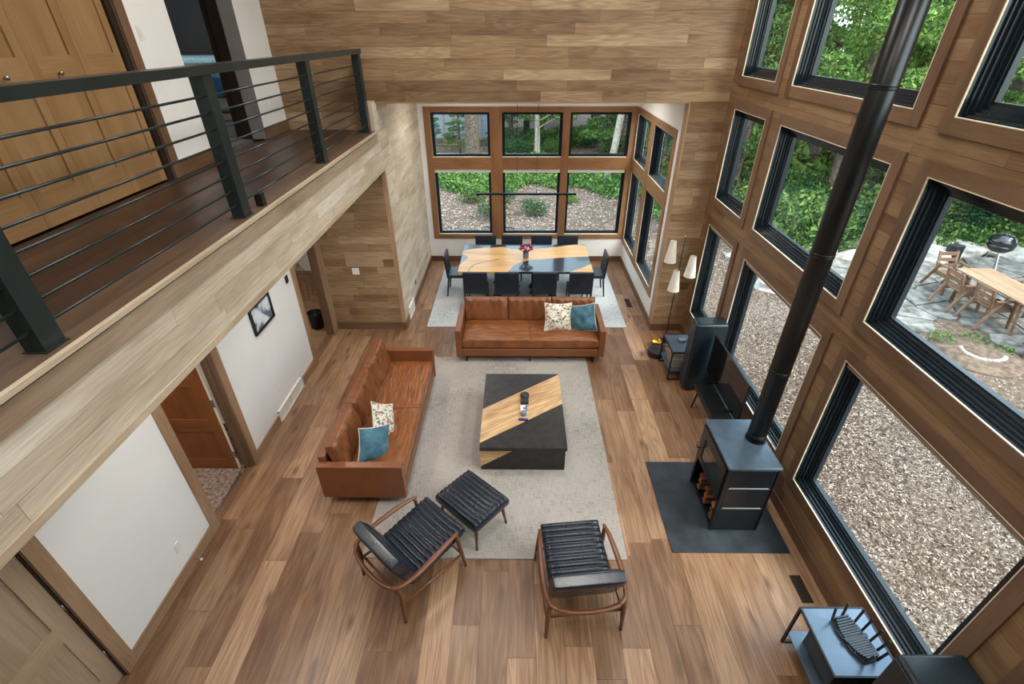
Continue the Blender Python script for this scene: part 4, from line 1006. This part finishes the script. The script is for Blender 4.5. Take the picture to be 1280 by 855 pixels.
def stable(label, x0, x1, y0, y1, H, mat):
    s = thing('side_table', label, 'side table', ((x0+x1)/2, (y0+y1)/2, 0), 0, 'metal side tables with a lower shelf')
    w, d = (x1-x0)/2, (y1-y0)/2
    MB().box(-w+.012, w-.012, -d+.012, d-.012, H-.012, H-.004).build('table_top', mat, s)
    f = MB()
    for sy in (-1, 1): f.box(-w, w, sy*d, sy*(d-.014), H-.022, H)
    for sx in (-1, 1): f.box(sx*w, sx*(w-.014), -d+.014, d-.014, H-.022, H)
    f.build('top_frame', blackm, s)
    for sx in (-1, 1):
        for sy in (-1, 1): MB().box(sx*w, sx*(w-.02), sy*d, sy*(d-.02), 0, H-.022).build('leg', blackm, s)
    MB().box(-w+.01, w-.01, -d+.01, d-.01, .16, .172).build('shelf', mat, s)
    for sy in (-1, 1): MB().box(-w+.02, w-.02, sy*d, sy*(d-.02), 0, .018).build('stretcher', blackm, s)
    return s
stable('metal side table beside the floor lamp', 2.355, 2.75, 6.11, 6.64, .52, tablem)
stable('metal side table in the near right corner holding a router', 2.375, 2.90, 1.72, 2.25, .55, tablem)
tag(rb('audio_receiver', dkplast, None, 2.47, 2.84, 1.78, 2.16, .172, .42, .01), 'black audio box on the shelf of the near side table', 'receiver')
tag(rb('media_box', ledge, None, 2.42, 2.70, 6.2, 6.5, .172, .32, .01), 'grey box on the shelf of the side table by the lamp', 'box')
pk = thing('smart_puck', 'small round dark gadget on the side table by the lamp', 'gadget', (2.60, 6.45, .52)); MB().lathe([(.05, 0), (.06, .01), (.06, .03), (.045, .04)], 24).build('body', vase_m, pk, smooth=True)
dr_ = thing('round_floor_drum', 'low round black drum on the floor beside the side table', 'drum', (2.36, 6.82, 0)); MB().lathe([(.14, 0), (.15, .02), (.15, .10), (.14, .115), (.12, .118)], 30).build('drum_body', dkplast, dr_, smooth=True)
gb = thing('brass_bowl', 'small brass bowl on the floor behind the black drum', 'bowl', (2.42, 7.10, 0)); MB().lathe([(.04, 0), (.08, .03), (.09, .10), (.085, .11), (.07, .04)], 24).build('bowl_body', brass, gb, smooth=True)
# router
ro = thing('wireless_router', 'black ribbed router with eight flat antennas on the near side table', 'router', (2.675, 1.99, .55), R(12))
for k in range(18):
    t = -.15+.3*k/17; hw = .085*(1-.35*(abs(t)/.15)**3)
    z = .035+.03*(t/.15)**2
    MB().box(-hw, hw, t-.0065, t+.0065, .012, z).build('rib', routerm, ro)
MB().prism([(-.10, -.08), (-.07, -.17), (.07, -.17), (.10, -.08), (.10, .08), (.07, .17), (-.07, .17), (-.10, .08)], .004, .022).build('body', dkplast, ro)
MB().box(-.10, .10, -.02, .012, .03, .044).build('center_band', black, ro)
for (ax, ay) in ((-.07, .16), (.03, .17), (.10, .11), (.105, .04), (.105, -.04), (.10, -.11), (.04, -.17), (-.06, -.17)):
    MB().bar((ax, ay, .02), (ax*1.25+.01, ay*1.1, .165), .018, .008, (1, 0, 0)).build('antenna', dkplast, ro)
# floor lamp
fp_ = thing('floor_lamp', 'tall slim black floor lamp with three ivory cone shades', 'floor lamp', (2.60, 7.2, 0))
MB().lathe([(.14, 0), (.14, .015), (.02, .03)], 30).build('base', blackm, fp_, smooth=True)
MB().tube([(0, 0, .02), (0, 0, 1.93)], .009, 10).build('pole', blackm, fp_, smooth=True)
MB().lathe([(.016, 0), (.02, .012), (.01, .03)], 12, (0, 0, 1.93)).build('finial', brass, fp_)
for (lx, ly, lz) in ((-.19, -.06, 1.55), (-.08, -.14, 1.09), (.14, -.12, 1.33)):
    MB().tube([(0, 0, lz+.05), (lx, ly, lz+.12)], .006, 8).build('lamp_arm', blackm, fp_, smooth=True)
    sh = MB(); n = 28
    prof = [(.092, 0), (.045, .34), (.040, .34), (.087, .004)]
    vsn = [(lx+r*math.cos(2*PI*k/n), ly+r*math.sin(2*PI*k/n), lz+z) for r, z in prof for k in range(n)]
    fsn = [(i*n+k, i*n+(k+1) % n, ((i+1) % 4)*n+(k+1) % n, ((i+1) % 4)*n+k) for i in range(4) for k in range(n)]
    sh.add(vsn, fsn); o = sh.build('lamp_shade', shade_m, fp_, smooth=False)
    MB().lathe([(.022, .06), (.028, .12), (.012, .18)], 12, (lx, ly, lz)).build('bulb', plast, fp_, smooth=True)

# ------------------------------------------------------------ OUTDOORS
GZ = -.6
def gh(x, y):
    h = 0
    if y > 34: h += (y-34)*.05
    return GZ+h
nx, ny = 90, 90
vs_, fs_ = [], []
for j in range(ny+1):
    for i in range(nx+1):
        X = -45+120*i/nx; Y = -25+110*j/ny
        vs_.append((X, Y, gh(X, Y)+.03*math.sin(X*1.3)*math.sin(Y*1.1)-.03))
for j in range(ny):
    for i in range(nx): a = j*(nx+1)+i; fs_.append((a, a+1, a+nx+2, a+nx+1))
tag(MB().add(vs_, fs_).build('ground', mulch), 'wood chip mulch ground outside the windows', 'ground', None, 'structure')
# chips
def scatter_chips(n, x0, x1, y0, y1, lo, hi):
    P = np.stack([RNG.uniform(x0, x1, n), RNG.uniform(y0, y1, n), np.full(n, GZ)+RNG.uniform(-.01, .035, n)], 1)
    a = RNG.uniform(0, 2*PI, n); L = RNG.uniform(lo, hi, n); w = L*RNG.uniform(.15, .4, n); tz = RNG.uniform(-.3, .3, n)*L
    d = np.stack([np.cos(a)*L, np.sin(a)*L, tz], 1)/2; s = np.stack([-np.sin(a)*w, np.cos(a)*w, RNG.uniform(-.3, .3, n)*w], 1)/2
    return np.stack([P-d, P+s, P+d, P-s], 1).reshape(-1, 3), np.arange(4*n).reshape(-1, 4)
def fastmesh(name, V, Fq, mat):
    me = bpy.data.meshes.new(name); n = len(V); k = Fq.shape[1]
    me.vertices.add(n); me.vertices.foreach_set('co', V.astype(np.float32).ravel())
    me.loops.add(Fq.size); me.loops.foreach_set('vertex_index', Fq.astype(np.int32).ravel())
    me.polygons.add(len(Fq)); me.polygons.foreach_set('loop_start', np.arange(0, Fq.size, k, dtype=np.int32))
    me.update(calc_edges=True); me.materials.append(mat); return me
V1, F1 = scatter_chips(100000, 3.3, 9.0, -.5, 9.5, .012, .06)
tag(link('wood_chips', fastmesh('chips', V1, F1, chip)), 'pale wood chips strewn on the mulch by the window wall', 'wood chips', None, 'stuff')
V1, F1 = scatter_chips(40000, -4, 6, 11.2, 20, .03, .12)
tag(link('wood_chips', fastmesh('chips2', V1, F1, chip)), 'pale wood chips strewn beyond the dining bay', 'wood chips', None, 'stuff')

# patio flagstones (voronoi cells)
def clip(poly, a, b, c):
    out = []
    for i in range(len(poly)):
        p, q = poly[i], poly[(i+1) % len(poly)]; fp_v, fq = a*p[0]+b*p[1]-c, a*q[0]+b*q[1]-c
        if fp_v <= 0: out.append(p)
        if (fp_v < 0 < fq) or (fq < 0 < fp_v):
            t = fp_v/(fp_v-fq); out.append((p[0]+(q[0]-p[0])*t, p[1]+(q[1]-p[1])*t))
    return out
patio = MB().box(6.4, 15.0, 6.2, 12.4, GZ-.2, GZ+.012).build('patio', dirt); tag(patio, 'flagstone patio outside the right windows', 'patio', None, 'structure')
pts = [(6.4+.78*(i+.5)+random.uniform(-.26, .26), 6.2+.72*(j+.5)+random.uniform(-.24, .24)) for i in range(-1, 12) for j in range(-1, 10)]
CB = (8.72, 7.72)
for p in pts:
    if not (6.4 < p[0] < 15 and 6.2 < p[1] < 12.4): continue
    if math.hypot(p[0]-CB[0], p[1]-CB[1]) < .85 or p[1] < 7.1+.9*math.sin(p[0]*1.7)*.3 and p[0] < 10.5 or (p[1] < 7.7 and p[0] > 8.6 and p[0] < 11): continue
    poly = [(p[0]-.8, p[1]-.8), (p[0]+.8, p[1]-.8), (p[0]+.8, p[1]+.8), (p[0]-.8, p[1]+.8)]
    for q in pts:
        if q is p: continue
        dx, dy = q[0]-p[0], q[1]-p[1]; L = math.hypot(dx, dy)
        if L > 2.2: continue
        poly = clip(poly, dx/L, dy/L, (dx*(p[0]+q[0])/2+dy*(p[1]+q[1])/2)/L-.022)
    if len(poly) < 3: continue
    poly = clip(poly, 0, 1, 12.4); poly = clip(poly, 1, 0, 15.0)
    if len(poly) < 3: continue
    MB().prism([(x-p[0], y-p[1]) for x, y in poly], 0, .05+random.uniform(-.008, .008)).build('stone', stone, patio, (p[0], p[1], GZ), (random.uniform(-.008, .008), random.uniform(-.008, .008), 0))
gbd = thing('garden_bed', 'round soil bed with pale shells at the edge of the patio', 'garden bed', (CB[0], CB[1], GZ))
MB().lathe([(.74, 0), (.72, .05), (.4, .09), (.01, .10)], 30).build('soil_mound', dirt, gbd, smooth=True)
for k in range(16):
    a = 2.6+k*.2; MB().lathe([(.01, 0), (.05, .02), (.03, .05), (.004, .06)], 7, (.1+.34*math.cos(a), .0+.3*math.sin(a), .06)).build('pale_shell', rock, gbd)
def leaves(n, fn, size, asp=.5):
    P = fn(n); a = RNG.normal(size=(n, 3)); a /= np.linalg.norm(a, axis=1)[:, None]; b = np.cross(a, RNG.normal(size=(n, 3))); b /= np.linalg.norm(b, axis=1)[:, None]
    s = size*RNG.uniform(.6, 1.3, n)[:, None]
    return np.stack([P-a*s, P+b*s*asp, P+a*s, P-b*s*asp], 1).reshape(-1, 3), np.arange(4*n).reshape(-1, 4)
def blobs(centers, radii, flat=1.0):
    centers = np.array(centers); radii = np.array(radii)
    def f(n):
        k = RNG.integers(0, len(centers), n); d = RNG.normal(size=(n, 3)); d /= np.linalg.norm(d, axis=1)[:, None]
        r = radii[k]*(RNG.uniform(.35, 1, n)**.5); P = centers[k]+d*r[:, None]*np.array([1, 1, flat]); return P
    return f
V1, F1 = leaves(500, blobs([(-.3, .5, .1), (.3, .45, .1), (.6, .1, .08)], [.25, .25, .18], .3), .03)
link('ground_foliage', fastmesh('gbleaf', V1, F1, leaf_g), None, gbd)

# patio furniture
def pchair(label, loc, rz):
    s = thing('patio_chair', label, 'chair', loc, rz, 'teak slat-back chairs on the patio')
    for sx in (-1, 1):
        MB().bar((sx*.26, -.12, .60), (sx*.26, -.40, 0), .035, .06, (1, 0, 0)).build('leg', teak, s)
        MB().bar((sx*.26, -.02, .42), (sx*.26, .33, 0), .035, .06, (1, 0, 0)).build('leg', teak, s) if 0 else MB().bar((sx*.26, .16, .62), (sx*.26, .28, 0), .035, .06, (1, 0, 0)).build('leg', teak, s)
        MB().box(sx*.235, sx*.29, -.24, .30, .60, .625).build('armrest', teak, s)
        MB().bar((sx*.20, -.20, .38), (sx*.20, -.34, .84), .035, .05, (1, 0, 0)).build('back_post', teak, s)
        MB().bar((sx*.22, -.28, .36), (sx*.22, .26, .40), .03, .06).build('seat_rail', teak, s)
    for k in range(3):
        z = .52+.13*k; y = -.20-.14*(z-.38)/.46
        MB().box(-.20, .20, y-.01, y+.01, z-.04, z+.04).build('back_slat', teak, s)
    for k in range(8):
        y = -.20+.06*k; MB().box(-.21, .21, y, y+.052, .40+.004*k, .42+.004*k).build('seat_slat', teak, s)
    return s
pc = pchair('teak slat-back patio chair on the near side of the table, farther of the two', (9.73, 9.62, GZ+.05), -PI/2)
for loc, rz, lb in (((9.78, 8.9, GZ+.05), -PI/2, 'teak slat-back patio chair on the near side of the table, closer of the two'),
                    ((10.08, 10.42, GZ+.05), PI, 'teak slat-back patio chair at the far end of the patio table'),
                    ((11.05, 9.35, GZ+.05), PI/2, 'teak slat-back patio chair across the patio table at the picture edge'),
                    ((10.15, 7.75, GZ+.05), 0, 'teak slat-back patio chair at the near end of the patio table')):
    c = copy_tree(pc); c.location = loc; c.rotation_euler = (0, 0, rz); c['label'] = lb
pt_ = thing('patio_table', 'long pale teak table on the flagstone patio', 'table', (10.12, 9.15, GZ+.05))
for k in range(7):
    x = -.38+k*.11; board('table_slat', teak_pale, pt_, x, x+.105, -.95, .88, .70, .73, 1)
for sy in (-1, 1):
    MB().bar((-.30, sy*.70, .70), (-.22, sy*.78, 0), .07, .05).build('leg', teak, pt_); MB().bar((.30, sy*.70, .70), (.22, sy*.78, 0), .07, .05).build('leg', teak, pt_)
    MB().box(-.34, .34, sy*.72-.02, sy*.72+.02, .62, .70).build('apron', teak, pt_)
gr = thing('kettle_grill', 'black kettle grill on a thin stand behind the patio table', 'grill', (12.0, 11.55, GZ+.05))
MB().lathe([(.05, .50), (.18, .53), (.27, .62), (.29, .72)], 30).build('bowl', kettle, gr, smooth=True)
ld = MB().lathe([(.295, .72), (.28, .83), (.20, .92), (.06, .96), (.01, .965)], 30).build('lid', kettle, gr, smooth=True)
MB().tube([(-.05, 0, .96), (-.05, 0, 1.0), (.05, 0, 1.0), (.05, 0, .96)], .01, 6).build('lid_handle', dkplast, ld)
for k in range(3):
    a = k*2*PI/3+.4; MB().tube([(.08*math.cos(a), .08*math.sin(a), .53), (.28*math.cos(a), .28*math.sin(a), .0)], .012, 8).build('leg', steel, gr)
tag(MB().box(-.15, .15, -.12, .12, 0, .42).build('planter_box', dkplast, None, (11.55, 12.2, GZ+.05), (0, 0, .3)), 'dark square planter box behind the end patio chair', 'planter')

# boulders bordering the patio
def blob_rock(seed, sx, sy, sz):
    r = random.Random(seed); bm = bmesh.new(); bmesh.ops.create_icosphere(bm, subdivisions=3, radius=1)
    ph = [r.uniform(0, 6) for _ in range(6)]
    for v in bm.verts:
        k = 1+.16*math.sin(v.co.x*3+ph[0])*math.sin(v.co.y*3+ph[1])+.12*math.sin(v.co.z*5+ph[2]+v.co.x*2)
        v.co *= k; v.co = Vector((v.co.x*sx, v.co.y*sy, max(-.6, min(.75, v.co.z))*sz))
    me = bpy.data.meshes.new('rock'); bm.to_mesh(me); bm.free(); me.materials.append(rock); return me
rocks = [blob_rock(i, 1, .7, .45) for i in range(4)]
rp = [(7.4, 12.2, .5), (8.3, 12.6, .6), (9.3, 12.4, .55), (10.3, 12.9, .5), (11.2, 12.6, .75), (12.4, 12.9, .6), (13.4, 12.6, .7), (6.6, 11.6, .45), (6.2, 10.8, .5), (14.3, 12.2, .6), (6.0, 12.4, .4), (9.8, 13.5, .5), (7.8, 13.3, .4), (11.9, 13.6, .55)]
for i, (x, y, s) in enumerate(rp):
    o = link('boulder', rocks[i % 4], None, None, (x, y, GZ+.05*s), (0, 0, i*1.3)); o.scale = (s, s, s)
    tag(o, 'pale weathered boulder edging the far side of the flagstone patio', 'boulder', 'boulders edging the patio')

# foliage
def tree_mesh(kind, seed):
    g = np.random.default_rng(seed); rr = random.Random(seed)
    if kind == 'broad':
        cs = [(g.uniform(-1.9, 1.9), g.uniform(-1.9, 1.9), g.uniform(2.0, 7.4)) for _ in range(46)]
        rs = [g.uniform(.45, 1.0) for _ in cs]; V, Fq = leaves(34000, blobs(cs, rs, .6), .055, .55); mat = leaf_b
    elif kind == 'cedar':
        cs, rs = [], []
        for k in range(90):
            h = g.uniform(.6, 8.4); a = g.uniform(0, 2*PI); q = 2.2*(1-h/9.2)*g.uniform(.45, 1)
            cs.append((q*math.cos(a), q*math.sin(a), h)); rs.append(g.uniform(.3, .6))
        V, Fq = leaves(34000, blobs(cs, rs, .35), .058, .35); mat = leaf_a
    else:
        cs, rs = [], []
        for k in range(110):
            h = g.uniform(.3, 8.0); a = g.uniform(0, 2*PI); q = 1.7*(1-h/8.6)*g.uniform(.3, 1)
            cs.append((q*math.cos(a), q*math.sin(a), h)); rs.append(g.uniform(.25, .5))
        V, Fq = leaves(30000, blobs(cs, rs, .3), .05, .25); mat = leaf_c
    return fastmesh(kind, V, Fq, mat), cs
TM = [(tree_mesh('broad', 1), bark), (tree_mesh('cedar', 2), bark), (tree_mesh('spruce', 3), bark), (tree_mesh('broad', 4), palebark), (tree_mesh('cedar', 5), bark)]
def trunk_mesh(cs, seed, mat):
    r = random.Random(seed); mb = MB()
    mb.tube(catmull([(0, 0, -.3), (.05, .03, 1.5), (-.06, .08, 3.6), (.04, -.05, 6), (0, 0, 8)], 3), lerp_list([.2, .16, .12, .08, .03], 13), 9)
    for c in r.sample(cs, 10):
        h = max(.8, c[2]-.7); mb.tube([(0, 0, h), (c[0]*.5, c[1]*.5, h+.45), c], [.045, .03, .012], 5)
    me = mb.mesh('trunk'); me.materials.append(mat); me.polygons.foreach_set('use_smooth', [True]*len(me.polygons)); return me
TR = [(fm, trunk_mesh(cs, i+9, mt)) for i, ((fm, cs), mt) in enumerate(TM)]
kn = ('leafy bright green tree', 'feathery green cedar', 'dark green spruce', 'leafy tree with pale trunk', 'tall feathery cedar')
def tree(i, x, y, s, rz, where, grp='trees beyond the windows'):
    t = thing('tree', '%s %s' % (kn[i], where), 'tree', (x, y, gh(x, y)), rz, grp)
    t.scale = (s, s, s)
    link('crown', TR[i][0], None, t); link('trunk', TR[i][1], None, t)
    return t
trees = [(0, 9.5, 15.0, 1.0, 'behind the patio boulders'), (1, 12.5, 15.5, 1.1, 'behind the kettle grill'), (0, 15.5, 14.0, 1.0, 'beyond the right end of the patio'),
         (4, 7.2, 16.5, 1.0, 'outside the wide middle windows'), (1, 16.5, 9.5, 1.1, 'beyond the patio table'), (0, 17.5, 5.5, 1.15, 'outside the nearest top window'),
         (4, 18, 1.0, 1.2, 'far to the right of the window wall'), (2, 5.6, 19.5, 1.0, 'outside the narrow corner windows'), (0, 11, 19, 1.2, 'deep behind the patio, centre'),
         (1, 14.5, 19, 1.3, 'deep behind the patio, right'), (4, 19, 14, 1.3, 'deep behind the patio, far right'), (2, 8.4, 22, 1.3, 'deep outside the middle windows'),
         (1, 5.2, 25.5, 1.1, 'seen through the right dining windows'), (0, 2.6, 27.5, .9, 'seen through the upper right dining window'),
         (2, -.3, 27.0, .85, 'seen through the upper middle dining window'), (1, .6, 33, 1.1, 'deep behind the upper middle dining window'), (0, 1.4, 32, 1.1, 'deep behind the dining table windows'),
         (4, 4.6, 32, 1.3, 'deep behind the right dining window'), (3, .95, 24.6, .8, 'in front of the spruces beyond the dining table'), (2, -4.2, 24.6, .5, 'in front of the grey house, left'),
         (1, -9.8, 31, 1.3, 'beside the grey house'), (0, 8, 30, 1.4, 'farthest row, centre'), (4, 13, 27, 1.5, 'farthest row, behind the patio'), (1, 20, 22, 1.7, 'farthest row, right'), (0, 23, 9, 1.6, 'farthest row, far right'),
         (1, 24, 16, 1.7, 'farthest row beyond the patio table'), (4, -3.5, 38, 1.5, 'behind the grey house'), (2, 2.5, 38, 1.5, 'farthest row behind the dining bay'), (1, 22, 2, 1.5, 'farthest row beside the window wall'),
         (0, 6.6, 36, 1.5, 'farthest row behind the corner windows'), (1, 17, 27, 1.6, 'farthest row, centre right')]
for k, (i, x, y, s, w) in enumerate(trees): tree(i, x, y, s, k*1.1, w)
tree(1, -2.9, 26.0, .45, 2.2, 'small and low, directly before the grey house')
# big dark trunk before the grey house
bt = thing('tree', 'thick dark tree trunk standing before the grey house', 'tree', (-2.05, 23.2, gh(-2, 23)))
MB().tube(catmull([(0, 0, -.3), (.03, 0, 2), (-.05, .05, 5), (0, 0, 8)], 4), lerp_list([.36, .3, .27, .2], 13), 14).build('trunk', bark, bt, smooth=True)
bt = thing('tree', 'grey leaning tree trunk in the green bank behind the dining bay', 'tree', (3.75, 19.9, GZ))
MB().tube([(-.25, 0, -.2), (0, 0, 1.2), (.3, .1, 4), (.5, .1, 7)], [.17, .14, .12, .1], 12).build('trunk', palebark, bt, smooth=True)
bt = thing('tree', 'slim grey-green trunk at the edge of the garden bed', 'tree', (9.62, 7.62, GZ))
MB().tube([(0, 0, -.1), (.04, 0, .5), (.2, .05, 1.1), (.3, .1, 1.9)], [.13, .10, .08, .05], 12).build('trunk', palebark, bt, smooth=True)
V1, F1 = leaves(1500, blobs([(.4, .2, 2.1), (.6, -.1, 2.5), (.1, .2, 2.5)], [.4, .4, .4]), .05)
link('crown', fastmesh('smallcrown', V1, F1, leaf_b), None, bt)
# shrubs
def shrub_mesh(seed, n, mat, size, r=.6):
    g = np.random.default_rng(seed); cs = [(g.uniform(-r, r)*.7, g.uniform(-r, r)*.7, g.uniform(.1, r*1.1)) for _ in range(12)]
    V, Fq = leaves(n, blobs(cs, [g.uniform(.25, .45)*r/.6 for _ in cs], .8), size, .5); V[:, 2] = np.maximum(V[:, 2], 0)
    return fastmesh('shrub', V, Fq, mat)
SH = [shrub_mesh(1, 2600, leaf_g, .04), shrub_mesh(2, 2600, leaf_b, .05), shrub_mesh(3, 2600, leaf_c, .035), shrub_mesh(4, 2600, leaf_a, .045)]
def shrub(i, x, y, s, label, grp=None):
    o = link('shrub', SH[i], None, None, (x, y, gh(x, y)-.02), (0, 0, x*3+y)); o.scale = (s, s, s*.9)
    return tag(o, label, 'shrub', grp)
shrub(2, .62, 16.3, .75, 'small conifer seedling in the middle dining window view')
shrub(2, -.92, 15.9, .8, 'low conifer shrub at the right edge of the left dining window')
shrub(3, -1.65, 17.6, .75, 'small shrub in the upper part of the left dining window')
shrub(2, -.35, 17.4, .7, 'small bush left of the conifer seedling')
shrub(0, 1.95, 17.6, .45, 'tiny bush right of the conifer seedling')
shrub(0, 4.3, 18.2, .4, 'tiny bush on the mulch in the right dining window')
g2 = random.Random(3)
for k in range(34):
    x = 7+k*.42+g2.uniform(-.4, .4); y = g2.uniform(19.5, 27)
    shrub((k*3+1) % 4, x, y, g2.uniform(2.2, 3.6), 'tall leafy shrub deep in the woods beyond the patio', 'tall shrubs deep in the woods')
for k in range(46):
    x = g2.uniform(5.5, 19); y = 13.3+g2.uniform(0, 4.2) if x < 15 else g2.uniform(3, 17)
    if x < 7: y += 3
    shrub(k % 4, x, y, g2.uniform(.8, 1.9), 'rounded green shrub in the thicket behind the patio boulders', 'shrubs behind the patio')
for k in range(26):
    x = -.6+k*.32+g2.uniform(-.2, .2); y = g2.uniform(25, 31)
    shrub((k*3) % 4, x, y, g2.uniform(.7, 1.3), 'green undergrowth shrub among the trees behind the dining bay', 'shrubs behind the dining bay')
# ground cover bank
def bankpts(n):
    x = RNG.uniform(-6, 9, n); y = 19.0+RNG.uniform(0, 1, n)**.9*np.where(x < -1.2, 3.2, 5)+.7*np.sin(x*1.3)+.4*np.sin(x*3.1)
    h = GZ+RNG.uniform(0, .42, n)*(.3+.7*np.abs(np.sin(x*2+y)))
    return np.stack([x, y, h], 1)
V1, F1 = leaves(42000, bankpts, .065, .6)
tag(link('ground_cover', fastmesh('cover', V1, F1, leaf_g)), 'low green ground cover beyond the mulch behind the dining bay', 'ground cover', None, 'stuff')
def bank2(n):
    x = RNG.uniform(4.5, 20, n); y = 12.7+RNG.uniform(0, 6, n)+np.where(x < 7, 1.5, 0)
    return np.stack([x, y, GZ+RNG.uniform(0, .55, n)*(.3+.7*np.abs(np.sin(x*2+y)))], 1)
V1, F1 = leaves(42000, bank2, .06, .6)
tag(link('ground_cover', fastmesh('cover2', V1, F1, leaf_g)), 'low green ground cover behind the patio boulders', 'ground cover', None, 'stuff')
# garden hose
tag(MB().tube(catmull([(-1.0, 14.9, GZ+.02), (-.6, 14.75, GZ+.02), (-.2, 14.8, GZ+.02), (0, 14.4, GZ+.02), (.1, 13.9, GZ+.02), (.5, 13.3, GZ+.02)], 6), .02, 6).build('garden_hose', dkplast, smooth=True), 'dark garden hose curling across the mulch', 'hose')
# grey house
hs = thing('house', 'pale grey neighbouring house with horizontal siding behind the trees', 'house', (-4.6, 28.0, GZ))
for k in range(18):
    MB().box(-5.0, 3.2, 0+.003*(k % 2), .1, .4+k*.22, .4+k*.22+.215).build('siding_board', siding, hs)
MB().box(-5.0, 3.2, .1, 6, 0, 4.4).build('house_body', greywall, hs)
MB().box(-5.2, 3.4, -.05, .1, 0, .4).build('foundation', dirt, hs)
for x in (-1.2, .6, 1.1, 2.6): MB().box(x, x+.09, -.06, .0, .3, 4.4).build('corner_board', greywall, hs)
MB().add([(-5.4, -.6, 4.3), (3.6, -.6, 4.3), (3.6, 3, 6), (-5.4, 3, 6), (-5.4, 6.4, 4.3), (3.6, 6.4, 4.3)], [(0, 1, 2, 3), (3, 2, 5, 4), (0, 3, 4), (1, 5, 2)]).build('roof', roofm, hs)
for x in (-.6, 1.7):
    w_ = MB().box(x, x+.9, -.03, .02, 2.1, 3.5).build('window', plast, hs); MB().box(x+.07, x+.83, -.035, -.03, 2.17, 3.43).build('pane', tvm, w_)
